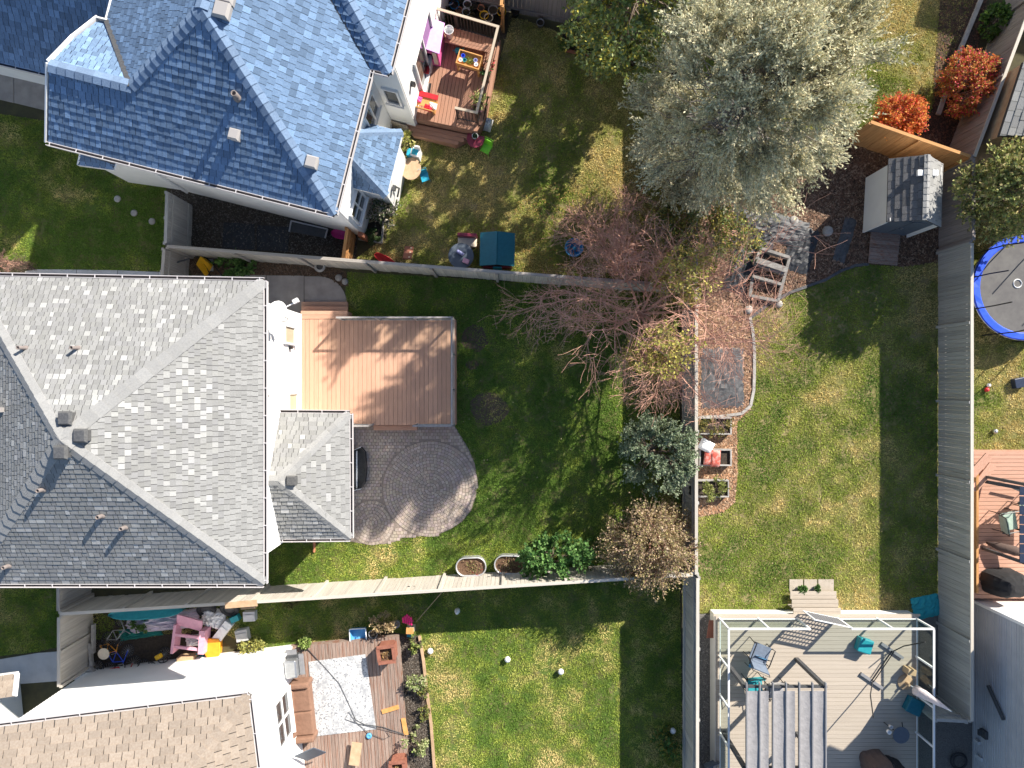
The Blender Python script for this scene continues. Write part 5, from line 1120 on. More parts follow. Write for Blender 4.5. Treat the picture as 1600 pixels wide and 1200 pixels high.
b = MB(); q2 = at(719, 396, .545); b.tube([q2 + Vector((-.1, .08, .06)), q2 + Vector((.12, -.06, .06))], .06, 10); tag(b.build('bottle', 'plastic_purple', smooth=True), 'lilac bottle lying on the dark round table', 'bottle')
b = MB(); b.box(at(728, 408, .6), (.22, .16, .1), -.4); tag(b.build('box', 'plastic_rose', bevel=.01), 'red and pink box on the dark round table', 'box')
p = at(731, 377); t = thing('kids_sofa', 'maroon and cream toy bench beside the teal playhouse', 'bench', p, -.05); m = frame(p, -.05); b = MB(m); b.box((0, .12, .3), (.68, .12, .5)); b.build('backrest', 'plastic_maroon', t, bevel=.02); b = MB(m); b.box((0, -.08, .2), (.66, .32, .14)); b.build('seat', 'plastic_cream', t, bevel=.02); b = MB(m); b.box((0, -.08, .06), (.6, .28, .12)); b.build('base', 'plastic_maroon', t)
p = at(778, 398); t = thing('playhouse', 'teal roofed plastic playhouse by the weathered fence', 'playhouse', p, -.02); m = frame(p, -.02); b = MB(m)
for sx in (-1, 1): b.box((sx * .48, 0, .5), (.06, 1.0, 1.0))
b.box((0, .48, .5), (.9, .06, 1.0)); b.box((0, -.48, .2), (.9, .06, .4)); b.build('wall', 'plastic_maroon', t)
for sx in (-1, 1): b = MB(m); b.box((sx * .29, 0, 1.1), (.64, 1.12, .05), ry=sx * .45); b.build('roof', 'plastic_teal_dark' if sx < 0 else 'plastic_teal_dark', t)
b = MB(m); b.box((0, -.53, .3), (.3, .04, .5)); b.build('door', 'plastic_cyan', t)
q = at(896, 389); t = thing('tub', 'round blue plastic tub on the leaf strewn lawn', 'tub', q); b = MB(); b.lathe(q, [(.24, 0), (.3, .3), (.33, .3), (.33, .26), (.29, .27), (.28, .29), (.22, .04), (.02, .03)], 20); b.build('body', 'plastic_tub_blue', t, True); b = MB(); b.ball(q + Vector((.02, .0, .12)), .07, 10); b.build('toy_ball', 'plastic_cyan', t, True)
# edging
def edging(label, pts, w, h, mat_, closed=False, name='garden_edging'):
    t = thing(name, label, 'edging', at(*pts[0]))
    for i in range(len(pts) - 1):
        a, c = at(*pts[i]), at(*pts[i+1]); m_ = (a + c) / 2; piece('edging_piece', t, mat_, (m_.x, m_.y, h / 2), ((c - a).length + .01, w, h), math.atan2((c - a).y, (c - a).x))
def arc(pts, n=3):
    return pts
edging('grey plastic edging round the black fabric bed', [(1092, 652), (1130, 650), (1158, 646), (1172, 634), (1177, 610), (1178, 580), (1178, 550), (1176, 520), (1171, 496)], .1, .07, 'stone')
edging('curving grey edging below the shed mulch bed', [(1170, 498), (1200, 476), (1232, 458), (1262, 447), (1290, 437), (1312, 424), (1336, 415), (1356, 413)], .1, .05, 'fabric_grey')
edging('brown wooden edging of the bed beside the white bay', [(561, 374), (597, 380), (602, 312)], .06, .1, 'timber_grey'); edging('red brick edging under the green tree', [(884, 80), (915, 86), (950, 92), (975, 98)], .09, .08, 'brick_red')
edging('tan wooden edging of the deck flower bed', [(656, 993), (662, 1030), (668, 1085), (674, 1130), (680, 1210)], .09, .12, 'timber_tan'); edging('grey timber edging of the far lawn bed', [(1535, -10), (1500, 75), (1478, 140), (1464, 180)], .14, .12, 'timber_grey')
edging('thin beige rail edging beside the bay bed', [(606, 194), (640, 206)], .05, .5, 'rail_beige'); edging('dark steel edging round the white globe lawn corner', [(1092, 458), (1092, 480)], .05, .05, 'timber_grey')
# middle yard things
p = at(330, 412, .05); A_ = -.75; t = thing('wheelbarrow', 'yellow wheelbarrow tipped against the fence', 'wheelbarrow', p, A_); m = frame(p, A_) @ Matrix.Rotation(.5, 4, 'X')
b = MB(m); b.add([(-.28, -.2, .35), (.3, -.26, .42), (.3, .26, .42), (-.28, .2, .35), (-.16, -.12, .14), (.16, -.16, .14), (.16, .16, .14), (-.16, .12, .14)], [(4, 5, 6, 7), (0, 1, 5, 4), (1, 2, 6, 5), (2, 3, 7, 6), (3, 0, 4, 7)]); b.build('tray', 'plastic_yellow', t)
for s in (-1, 1): b = MB(m); b.tube([(-.5, s * .05, .1), (0, s * .16, .14), (.75, s * .28, .42)], .02, 6); b.build('handle', 'metal_black', t); b = MB(m); b.tube([(.15, s * .18, .2), (.22, s * .2, 0)], .016, 6); b.build('leg', 'metal_black', t)
b = MB(m @ Matrix.Translation((-.5, 0, .12)) @ Matrix.Rotation(math.pi/2, 4, 'X')); b.lathe((0, 0, 0), [(.08, -.04), (.15, -.04), (.16, 0), (.15, .04), (.08, .04)], 14); b.build('wheel', 'rubber', t)
b = MB(); b.prism(px([(318, 405), (334, 405), (334, 424), (316, 424)]), .02, .06); tag(b.build('stepping_stone', 'concrete_pale'), 'square stepping stone behind the yellow wheelbarrow', 'stone')
b = MB(); b.bar(at(276, 410, .9), at(296, 404, .9), .05, .05); tag(b.build('gate_latch_bar', 'metal_dark'), 'dark latch bar on the weathered gate', 'latch')
for lab, x, y, r in (('pale rounded stone at the end of the mulch strip', 529, 434, .13), ('blue grey stone beside the rounded walk', 539, 440, .12)):
    b = MB(); b.ball(at(x, y, .07), r, 10, .6); tag(b.build('stone', 'stone', smooth=True), lab, 'stone')
q = at(504, 419); t = thing('bird_bath', 'small pale bird bath at the weathered fence', 'bird bath', q); b = MB(); b.lathe(q, [(.1, 0), (.04, .06), (.04, .3), (.2, .36), (.2, .39), (.05, .36)], 14); b.build('basin', 'stone', t, True); b = MB(); b.lathe(q + Z(.372), [(.12, -.004), (.12, .002)], 12); b.build('water', 'window_glass', t)
def trough(label, x, y, rz, red):
    q = at(x, y); t = thing('stock_tank', label, 'planter', q, rz, 'galvanised oval planters'); n = 28; L, w = .33, .33
    def oval(r, ex): return [Vector((ex * (1 if math.cos(a) > 0 else -1) * (abs(math.cos(a)) > 1e-6) + r * math.cos(a), r * math.sin(a), 0)) for a in [2 * math.pi * (i + .5) / n for i in range(n)]]
    R = Matrix.Rotation(rz, 3, 'Z'); b = MB(); ring_ = [(.30, 0), (.31, .42), (.335, .43), (.335, .455), (.30, .455), (.29, .43), (.285, .36)]; vs = []
    for r, z in ring_: vs += [q + R @ v + Z(z) for v in oval(r, .2)]
    b.add(vs, [(i * n + j, i * n + (j + 1) % n, (i + 1) * n + (j + 1) % n, (i + 1) * n + j) for i in range(len(ring_) - 1) for j in range(n)]); b.build('tank', 'galvanised', t, True)
    b = MB(); b.add([q + R @ v + Z(.375) for v in oval(.29, .2)], [tuple(range(n))]); b.build('soil', 'mulch', t)
    foliage(t, tuple(q + Z(.38)), .3, .05, [(.28, .18, .10), (.36, .26, .16), (.2, .2, .07)], 150, (.06, .02)); foliage(t, tuple(q + Z(.38) + Vector((red, -.28, -.05))), .16, .1, [(.5, .03, .05)], 14, (.22, .008), 'red_stems')
trough('left galvanised oval planter on the middle lawn', 737, 881, 0.03, .15); trough('right galvanised oval planter beside the green bush', 796, 878, -.02, -.18)
for lab, x0, x1, y0, y1 in (('top raised wooden bed with yellowing plants', 1088, 1143, 653, 678), ('middle raised wooden bed holding red soil bags', 1093, 1143, 703, 727), ('bottom raised wooden bed with pale green plants', 1086, 1139, 751, 776)):
    a, c = at(x0, y1, .3), at(x1, y0, .3); t = thing('raised_bed', lab, 'raised bed', ((a.x + c.x)/2, (a.y + c.y)/2, 0))
    for y in (a.y, c.y): piece('side_board', t, 'timber_grey', ((a.x + c.x)/2, y, .16), (c.x - a.x, .045, .32))
    for x in (a.x + .02, c.x - .02): piece('end_board', t, 'timber_grey', (x, (a.y + c.y)/2, .16), (.045, c.y - a.y - .05, .318))
    piece('soil', t, 'dark_soil', ((a.x + c.x)/2, (a.y + c.y)/2, .12), (c.x - a.x - .1, c.y - a.y - .06, .22))
def sack(label, p, d, rz, mat_, seed, name='soil_bag', cat='bag', tilt=0):
    b = MB(); q = random.Random(seed); n = 8; vs = []; m = frame(p, rz) @ Matrix.Rotation(tilt, 4, 'X')
    for k, s in ((0, 1), (1, -1)):
        for i in range(n + 1):
            for j in range(n + 1):
                u, v = i / n * 2 - 1, j / n * 2 - 1; vs.append(m @ Vector((u * d[0]/2, v * d[1]/2, d[2]/2 + s * d[2]/2 * ((1 - u**4) * (1 - v**4)) ** .5 * q.uniform(.8, 1))))
    o = (n + 1) ** 2; fs = []
    for i in range(n):
        for j in range(n): a = i * (n + 1) + j; fs += [(a, a + n + 1, a + n + 2, a + 1), (o + a, o + a + 1, o + a + n + 2, o + a + n + 1)]
    b.add(vs, fs); tag(b.build(name, mat_, smooth=True), label, cat)
mat('bag_red', (.50, .10, .07), (.62, .30, .26), 9, .45, .3, 20, lo=.45, hi=.6)
sack('left red soil bag lying on the middle raised bed', at(1106, 714, .33), (.3, .55, .14), -.12, 'bag_red', 1); sack('right red soil bag with pale print on the middle raised bed', at(1117, 716, .36), (.34, .58, .16), -.05, 'bag_red', 2); sack('white crumpled bag left of the red soil bags', at(1102, 696, .3), (.5, .4, .24), -.5, 'plastic_white', 3)
# black fabric, terrace timbers
for i, (pl, mm, lab, h, sd) in enumerate((([(1128, 590), .75, 1.05], 'fabric_grey', 'crumpled grey black fabric under the bare tree', .09, 1), ([(1225, 360), .8, .5], 'fabric_grey', 'wrinkled grey fabric draped above the terrace timbers', .14, 2), ([(1250, 390), .5, .8], 'fabric_black', 'dark blue black fabric right of the terrace timbers', .1, 3), ([(1178, 365), .75, .7], 'fabric_black', 'black fabric heap under the silver tree', .2, 4), ([(1160, 420), .5, .9], 'fabric_black', 'black fabric left of the terrace timbers', .12, 5), ([(1320, 375), .22, .8], 'fabric_grey', 'grey fabric strip beside the shed corner', .04, 6))):
    b = MB(); c_ = at(*pl[0], .02); rag(b, c_, pl[1], pl[2], h, 16, -.3 if i else 0, sd, .015)
    if i == 5: pass
    tag(b.build('landscape_fabric', mm, smooth=False), lab, 'fabric')
t = thing('terrace_steps', 'grey timber terrace boxes beside the mulch bed', 'terrace', at(1205, 425))
for (x0, y0, x1, y1, z, h) in ((1188, 387, 1234, 402, .42, .3), (1180, 410, 1228, 428, .36, .26), (1176, 431, 1222, 444, .3, .24), (1174, 462, 1216, 470, .2, .18), (1190, 386, 1180, 410, .36, .25), (1234, 402, 1216, 470, .2, .25), (1176, 431, 1172, 464, .2, .2)):
    a, c = at(x0, y0, z), at(x1, y1, z); m_ = (a + c) / 2; piece('timber', t, 'timber_dark', (m_.x, m_.y, z - h / 2), ((c - a).length, .1, h), math.atan2((c - a).y, (c - a).x))
for lab, x, y in (('flat grey board across the terrace boxes', 1206, 414), ):
    piece('plank', t, 'timber_dark', tuple(at(x, y, .42)), (1.1, .2, .03), -.32)
for i, (x, y, r) in enumerate(((1293, 361, .2), (1217, 475, .14), (1170, 484, .16), (1240, 345, .18), (1160, 372, .15))):
    b = MB(); b.ball(at(x, y, .06), r, 9, .5); o = tag(b.build('rock', 'stone', smooth=True), ['round grey rock in the shed mulch', 'small rock at the foot of the terrace', 'flat rock by the bed corner', 'pale rock under the silver tree', 'rock left of the black fabric'][i], 'rock')
# garden shed
t = thing('shed', 'small white garden shed with dark doors and shingled gable roof', 'shed', (13.1, 6.3, 0)); sw2, se2, ne2, nw2 = Vector((12.35, 5.42, 0)), Vector((13.9, 5.25, 0)), Vector((14.02, 7.08, 0)), Vector((12.45, 7.25, 0))
zw = 1.85; zr = 2.42; ms, mn = (sw2 + se2)/2 + Z(zr), (nw2 + ne2)/2 + Z(zr)
b = MB(); b.prism([tuple(v.xy) for v in (sw2, se2, ne2, nw2)], 0, zw); b.add([sw2 + Z(zw), se2 + Z(zw), ms], [(0, 1, 2)]); b.add([nw2 + Z(zw), ne2 + Z(zw), mn], [(2, 1, 0)]); lap_wall(b, tuple(nw2.xy), tuple(sw2.xy), .05, zw, .12); b.build('wall', 'siding_white', t)
ov = Vector((0.02, -.12, 0)); e_w = Vector((-.1, 0, -.08)); e_e = Vector((.1, 0, -.08)); Wq = [sw2 + Z(zw) + e_w + ov, nw2 + Z(zw) + e_w - ov, mn - ov + Z(.03), ms + ov + Z(.03)]; Eq = [ne2 + Z(zw) + e_e - ov, se2 + Z(zw) + e_e + ov, ms + ov + Z(.03), mn - ov + Z(.03)]
b = MB(); b.slab([p_ for p_ in Wq], .05); b.slab([p_ for p_ in Eq], .05); rf = b.build('roof', 'roof_deck', t)
roof_plane(rf, Wq, .22, .26, 'shingle_dark', lambda r: (1, 1, .99), .025, single=80, tab_mat='shingle_dark', jit=.1); roof_plane(rf, Eq, .22, .26, 'shingle_grey_tab', lambda r: (1, 1, .99), .02, single=80, tab_mat='shingle_grey_tab', jit=.1)  # paler shingles on the east slope put its sunlight into the colour
caps(rf, ms + ov + Z(.03), mn - ov + Z(.03), 'cap_grey', .1, .2, .4)
b = MB(); b.bar(sw2 + ov*.4 + Z(.02), sw2 + ov*.4 + Z(zw), .1, .06); b.build('corner_trim', 'trim_white', t); b = MB(); b.bar(se2 + ov*.4 + Z(.02), se2 + ov*.4 + Z(zw), .1, .06); b.build('corner_trim', 'trim_white', t)
for s, q0, q1 in ((0, .08, .49), (1, .51, .92)):
    a, c = sw2.lerp(se2, q0) + Vector((.003, -.035, 0)), sw2.lerp(se2, q1) + Vector((.003, -.035, 0)); m_ = (a + c)/2; d_ = piece('door', t, 'plastic_slate', (m_.x, m_.y, .92), ((c - a).length, .03, 1.75), math.atan2((c - a).y, (c - a).x))
    h_ = a.lerp(c, .9 if s == 0 else .1); piece('handle', d_, 'steel', (h_.x, h_.y - .03, .95), (.03, .03, .14))
b = MB(); b.add([sw2 + Z(zw) + Vector((.2, -.03, 0)), se2 + Z(zw) + Vector((-.2, -.03, 0)), ms + Vector((0, -.03, -.12))], [(0, 1, 2)]); b.build('gable_panel', 'plastic_slate', t)
for x, pl in ((1436, Wq), (1459, Eq)): b = MB(); b.box(on_plane(x, 271, (pl[0], pl[1], pl[2])) + Z(.05), (.18, .18, .1)); b.build('roof_vent', 'plastic_white', t)
rp = thing('ramp', 'wooden board ramp in front of the shed doors', 'ramp', at(1382, 390)); boards(rp, 'deck_weathered', [at(1361, 362, .12), at(1407, 366, .12), at(1402, 415, .12), at(1357, 409, .12)], (at(1407, 366) - at(1361, 362)).xy, .14, .12)
# neighbour garage roof at the right
t = thing('garage', 'tan walled garage with grey roof at the right edge near the top', 'garage', at(1590, 160)); g4 = [at(1562, 212, 2.7), at(1600, 96, 2.7), at(1720, 96, 3.6), at(1690, 212, 3.6)]; b = MB(); b.slab([v - Z(.03) for v in g4], .1); rf = b.build('roof', 'roof_deck', t); roof_plane(rf, g4, .2, .3, 'shingle_grey', tone_grey)
b = MB(); b.prism([tuple((at(1560, 212, 2.7) + Vector((.25, .1, 0))).xy), tuple((at(1598, 96, 2.7) + Vector((.25, .1, 0))).xy), (22, 9.6), (22, 6.8)], 0, 2.6); b.build('wall', 'timber_tan', t)

# ---------------------------------------------------------------- right edge: trampoline, deck furniture
q = at(1603, 449, .9); q.z = 0; t = thing('trampoline', 'round trampoline with blue pad at the right edge', 'trampoline', q); R0 = 1.78
b = MB(); b.lathe(q, [(R0 - .2, .85), (R0 - .2, .86)], 40); b.build('jumping_mat', 'tramp_mat', t)
b = MB(); n = 48; vs = []
for i in range(n):
    a = 2 * math.pi * i / n
    for r, z in ((R0 - .24, .872), (R0 - .2, .90), (R0 + rng.uniform(-.02, .01), .905 + rng.uniform(-.01, .012)), (R0 + .02, .84)): vs.append(q + Vector((r * math.cos(a), r * math.sin(a), z)))
b.add(vs, [(i * 4 + j, ((i + 1) % n) * 4 + j, ((i + 1) % n) * 4 + j + 1, i * 4 + j + 1)[::-1] for i in range(n) for j in range(3)]); b.build('safety_pad', 'plastic_blue', t)
b = MB(); n = 24; lg = at(1590, 443, .875); b.tube([lg + Vector((.14 * math.cos(2*math.pi*i/n), .14 * math.sin(2*math.pi*i/n), -.004)) for i in range(n)], .02, 4, True); b.build('printed_ring', 'plastic_white', t)
for a in (2.35, 2.95, 3.55, 4.2, 4.8, 5.6, .3, 1.2, 1.75):
    d = Vector((math.cos(a), math.sin(a), 0)); b = MB(); b.tube([q + d * (R0 + .02) + Z(.0), q + d * (R0 + .02) + Z(1.7), q + d * (R0 - .08) + Z(2.45)], .022, 6); b.build('net_pole', 'metal_black', t)
b = MB(); b.tube([q + Vector((R0 * math.cos(2*math.pi*i/36), R0 * math.sin(2*math.pi*i/36), .82)) for i in range(36)], .03, 6, True); b.build('frame_ring', 'steel', t)
b = MB(); b.box(at(1592, 598, .12), (.42, .34, .24), .2); tag(b.build('crate', 'plastic_navy', bevel=.02), 'dark box on the dry lawn at the right edge', 'box')
for lab, x, y, mm, r in (('small red toy on the dry right lawn', 1542, 609, 'plastic_red', .08), ('small white toy beside the red toy', 1545, 602, 'plastic_white', .07), ('silver ball on the dry right lawn', 1555, 674, 'steel', .09)):
    b = MB(); b.ball(at(x, y, r), r, 12); tag(b.build('toy_ball', mm, smooth=True), lab, 'toy')
chair('sage green patio chair on the pinkish deck', at(1560, 810, ZR), 1.75, 'metal_black', 'cloth_sage', s=1.15)
p = at(1598, 806, ZR); t = thing('patio_table', 'pale green patio table cut by the right edge', 'table', p); b = MB(frame(p)); b.box((0, 0, .7), (.9, 1.0, .04)); b.build('table_top', 'cloth_sage', t, bevel=.02)
for x, y in ((-.38, -.42), (-.38, .42), (.38, -.42), (.38, .42)): b = MB(frame(p)); b.tube([(x, y, 0), (x, y, .7)], .02, 6); b.build('leg', 'metal_black', t)
chair('second sage patio chair above the pale green table', at(1592, 785, ZR), .6, 'metal_black', 'cloth_sage', s=1.05)
p = at(1575, 750, ZR); t = thing('gazebo', 'navy ribbed gazebo roof poking in from the right edge', 'gazebo', at(1640, 820, ZR)); zg = 2.5
for i in range(8):
    a = at(1596, 760 + i * 15, zg); piece('roof_rib', t, 'plastic_navy', (a.x + .8, a.y - .14, zg + .12), (1.75, .27, .04), 0, 0, -.12)
for y in (757, 880): 
    a = at(1600, y, zg); b = MB(); b.bar(Vector((a.x + .05, a.y, ZR)), Vector((a.x + .05, a.y, zg)), .09, .09); b.build('post', 'metal_dark', t)
b = MB(); b.bar(at(1537, 752, ZR + .05), at(1602, 764, ZR + 1.0), .12, .1); b.bar(at(1570, 757, ZR + .3), at(1600, 770, ZR + .2), .05, .05); b.build('brace', 'metal_dark', t)
b = MB(); a, c = at(1541, 848, ZR + .1), at(1605, 866, ZR + .6); b.tube([a, a.lerp(c, .3), a.lerp(c, .7), c], [.03, .14, .17, .1], 9); tag(b.build('folded_umbrella', 'cloth_umber', smooth=True), 'dark folded umbrella lying on the pinkish deck', 'umbrella')
def covered_grill(label, p, rz, w, d, h, mat_='cloth_black', seed=1):
    t = thing('covered_grill', label, 'grill', p, rz); q = random.Random(seed); m = frame(p, rz); b = MB(m); n = 24; prof = [(1.08, 0), (1.02, .3), (1.0, .62), (.9, .8), (.62, .95), (.3, 1.0), (.02, 1.0)]; vs = []
    for r, z in prof:
        for j in range(n):
            a = 2 * math.pi * j / n; k = (abs(math.cos(a)) ** 4 + abs(math.sin(a)) ** 4) ** -.25; vs.append((r * k * w/2 * math.cos(a) * q.uniform(.95, 1.05), r * k * d/2 * math.sin(a) * q.uniform(.95, 1.05), z * h))
    b.add(vs, [(i * n + j, i * n + (j + 1) % n, (i + 1) * n + (j + 1) % n, (i + 1) * n + j) for i in range(len(prof) - 1) for j in range(n)]); b.build('cover', mat_, t)
    b = MB(m); b.tube([(w/2 * 1.02, -d/2 * .6, h * .7), (w/2 * 1.1, 0, h * .68), (w/2 * 1.02, d/2 * .6, h * .7)], .012, 5); b.build('strap', 'metal_dark', t); return t
covered_grill('large black covered grill at the right edge deck', at(1555, 905, ZR - .1), .1, 1.1, .8, 1.2)
for (x, y, mm, lab) in ((1593, 912, 'plastic_green', 'small green toy beside the covered grill'), (1588, 908, 'plastic_white', 'small white toy beside the covered grill')):
    b = MB(); b.ball(at(x, y, ZR + .5), .09, 8); tag(b.build('toy', mm, smooth=True), lab, 'toy')

# ---------------------------------------------------------------- taupe deck furniture
t = thing('pergola', 'grey pergola with fabric canopy strips on the taupe deck', 'pergola', (8.5, -10.6, ZT)); px0, px1, py0, py1, zp = 7.25, 9.74, -9.42, -11.95, 2.9
for x in (px0, px1):
    for y in (py0, py1): piece('post', t, 'metal_dark', (x, y, (ZT + zp) / 2), (.12, .12, zp - ZT))
for i in range(7): piece('rafter', t, 'plastic_grey', (px0 + .02 + (px1 - px0 - .04) * i / 6, -10.8, zp + .09), (.035, 3.1, .11))
for y in (py0, py1): piece('beam', t, 'metal_dark', ((px0 + px1)/2, y, zp - .02), (px1 - px0 + .12, .06, .12))
xs = [px0 + .02 + (px1 - px0 - .04) * i / 6 for i in range(7)]
for i in range(6):
    x0, x1 = xs[i] + .02, xs[i + 1] - (.13 if i in (1, 3) else .02); b = MB(); n = 8; k = 10; vs = []
    for a in range(n + 1):
        for c in range(k + 1):
            u, v = a / n, c / k; vs.append((x0 + (x1 - x0) * u, py0 - .1 + (py1 - py0 + .1) * v, zp + .1 - .02 * math.sin(math.pi * u) + .006 * math.sin(9 * v + 2 * u + i)))
    b.add(vs, [(a * (k + 1) + c, (a + 1) * (k + 1) + c, (a + 1) * (k + 1) + c + 1, a * (k + 1) + c + 1)[::-1] for a in range(n) for c in range(k)]); b.build('canopy_strip', 'cloth_canopy', t, True)
chair('blue grey sling chair at the deck corner', at(1180, 1012, ZT), 2.75, 'metal_black', 'cloth_bluegrey', s=1.15)
chair('blue sling footrest chair below the first sling chair', at(1177, 1030, ZT), -.35, 'metal_black', 'plastic_sky', back=.22, arms=False, s=.85); chair('teal sling chair under the pergola edge', at(1172, 1062, ZT), .1, 'metal_black', 'cloth_teal', s=1.0); chair('dark framed chair half hidden by the pergola canopy', at(1205, 1070, ZT), .1, 'metal_black', 'cloth_grey', s=1.0)
def ottoman(label, p, rz, mm, w=.48, h=.32):
    t = thing('ottoman', label, 'ottoman', p, rz); m = frame(p, rz); b = MB(m); b.box((0, 0, h - .06), (w, w, .12)); b.build('cushion', mm, t, bevel=.04); b = MB(m); b.box((0, 0, h/2 - .06), (w * .94, w * .94, h - .13)); b.build('base', mm, t, bevel=.02)
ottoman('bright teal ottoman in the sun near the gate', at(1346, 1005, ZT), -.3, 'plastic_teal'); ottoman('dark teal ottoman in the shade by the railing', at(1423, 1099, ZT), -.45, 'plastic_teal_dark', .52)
p1, p2 = at(1393, 1016, ZT), at(1361, 1063, ZT); ax = (p2 - p1).normalized(); sd = Vector((-ax.y, ax.x, 0)); t = thing('hammock_stand', 'black steel hammock stand with grey feet on the taupe deck', 'hammock stand', (p1 + p2)/2)
for p_ in (p1, p2): b = MB(); b.bar(p_ - sd * .45 + Z(.04), p_ + sd * .45 + Z(.04), .1, .07); b.build('foot', 'timber_grey' if 0 else 'plastic_grey', t)
for s in (-.035, .035): b = MB(); b.tube([p1 + sd * s + Z(.1), p2 + sd * s + Z(.1)], .018, 6); b.build('base_tube', 'metal_black', t)
b = MB(); b.tube([p1 + Z(.1), p1 - ax * .35 + Z(.4), p1 - ax * .85 + Z(1.15)], .02, 6); b.build('arm', 'metal_black', t); b = MB(); b.tube([p2 + Z(.1), p2 + ax * .4 + Z(.4), p2 + ax * .9 + Z(1.15)], .02, 6); b.build('arm', 'metal_black', t)
q = at(1395, 1137, ZT); t = thing('side_table', 'small round dark side table with cups on the shaded deck', 'table', q); b = MB(); b.lathe(q, [(.27, .5), (.28, .51), (.28, .53), (.27, .535)], 24); b.build('table_top', 'plastic_slate', t)
for a in (.5, 2.6, 4.7): b = MB(); b.tube([q + Vector((.36 * math.cos(a), .36 * math.sin(a), 0)), q + Vector((.1 * math.cos(a), .1 * math.sin(a), .5))], .014, 6); b.build('leg', 'metal_black', t)
for lab, x, y, r, mm in (('white mug on the small dark side table', 1387, 1142, .07, 'plastic_white'), ('clear glass on the small dark side table', 1390, 1134, .055, 'plastic_pale_grey')):
    q = at(x, y, ZT + .536); t = thing('mug', lab, 'mug', q); b = MB(); b.lathe(q, [(r * .8, 0), (r, .12), (r * .85, .12), (r * .7, .02)], 12); b.build('body', mm, t, True); b = MB(); b.tube([q + Vector((r, 0, .03)), q + Vector((r * 1.6, 0, .06)), q + Vector((r, 0, .1))], .01, 5); b.build('handle', mm, t)
covered_grill('black covered grill at the bottom edge of the taupe deck', at(1362, 1188, ZT), .2, .75, .7, 1.1, 'cloth_umber', 3); covered_grill('dark grey covered heater beside the bottom grill', at(1388, 1196, ZT), -.3, .6, .6, .9, 'cloth_black', 4)
b = MB(); a, c = Vector((13.45, -10.2, ZT + .35)), Vector((13.75, -10.25, ZT + 2.0)); t = thing('garden_umbrella', 'folded pale striped umbrella leaning over the glass railing', 'umbrella', a - Z(.35)); b.tube([a + Z(.3), a.lerp(c, .35), a.lerp(c, .7), c], [.17, .15, .09, .02], 10); b.build('folded_canopy', 'cloth_stripe', t, True); b = MB(); b.tube([a - Z(.35), c + Z(.08)], .022, 6); b.build('pole', 'metal_white', t)
b = MB(); b.lathe(a - Z(.35), [(.26, 0), (.26, .05), (.06, .1), (.04, .3)], 14); b.build('base', 'timber_tan', t)
b = MB(); b.box(at(1421, 1048, ZT + .2), (.28, .2, .36), -.2); tag(b.build('cardboard_box', 'cardboard', bevel=.01), 'tan cardboard box near the folded umbrella', 'box')
t = thing('compost_bin', 'brown slatted screen at the corner of the taupe deck', 'screen', at(1112, 990))
for i in range(6): piece('slat', t, 'timber_red', tuple(at(1107 + i * 2.4, 983, .45)), (.045, .62, .03), -.15)
b = MB(); rag(b, at(1447, 948, .02), .5, .38, .16, 12, .2, 9); tag(b.build('garden_net', 'cloth_teal'), 'teal garden net bundled by the fence', 'net')
b = MB(); n = 24; q = at(1497, 1188, .1)
b.tube([q + Vector((.28 * math.cos(2*math.pi*i/n), .28 * math.sin(2*math.pi*i/n), .04)) for i in range(n)], .03, 6, True); b.tube([q + Vector((.22 * math.cos(2*math.pi*i/n), .22 * math.sin(2*math.pi*i/n), .08)) for i in range(n)], .03, 6, True); tag(b.build('hose_coil', 'rubber', smooth=True), 'coiled dark hose in the gravel at the bottom right', 'hose')
chair('dark chair in the gravel strip at the bottom edge', at(1108, 1190), .4, 'metal_dark', 'cloth_bluegrey')

# ---------------------------------------------------------------- bottom lawn and weathered deck
for lab, x, y in (('white globe light beside the deck flower bed', 673, 1015), ('white globe light in the dappled part of the bottom lawn', 793, 1028), ('white globe light in the sunlit bottom lawn', 876, 1047), ('white globe light in the shade near the fence', 1050, 1139)):
    q = at(x, y); t = thing('globe_light', lab, 'garden light', q, 0, 'white globe lights on the bottom lawn'); b = MB(); b.ball(q + Z(.14), .105, 14); b.build('globe', 'plastic_white', t, True); b = MB(); b.tube([q, q + Z(.06)], .025, 6); b.build('stake', 'metal_black', t)
q = at(715, 953); t = thing('figurine', 'small white garden figurine in the fence shade', 'figurine', q); b = MB(); b.lathe(q, [(.09, 0), (.07, .05), (.1, .15), (.06, .26), (.03, .28)], 10); b.build('body', 'plastic_white', t, True); b = MB(); b.ball(q + Z(.33), .06, 10); b.build('head', 'plastic_white', t, True)
def dk_(x, y, z=0): return at(x, y, ZG + z)
rz3 = math.radians(5)
c3_ = [at(482, 1034, ZG), at(571, 1022, ZG), at(588, 1139, ZG), at(494, 1150, ZG)]; b = MB(); b.prism([tuple(v.xy) for v in c3_], ZG + .004, ZG + .018); tag(b.build('rug', 'rug'), 'white rug with faded dark pattern on the weathered deck', 'rug')
p = dk_(474, 1103); rzs = math.pi/2 + .1; t = thing('loveseat', 'brown fabric loveseat against the bright white wall', 'sofa', p, rzs); m = frame(p, rzs)
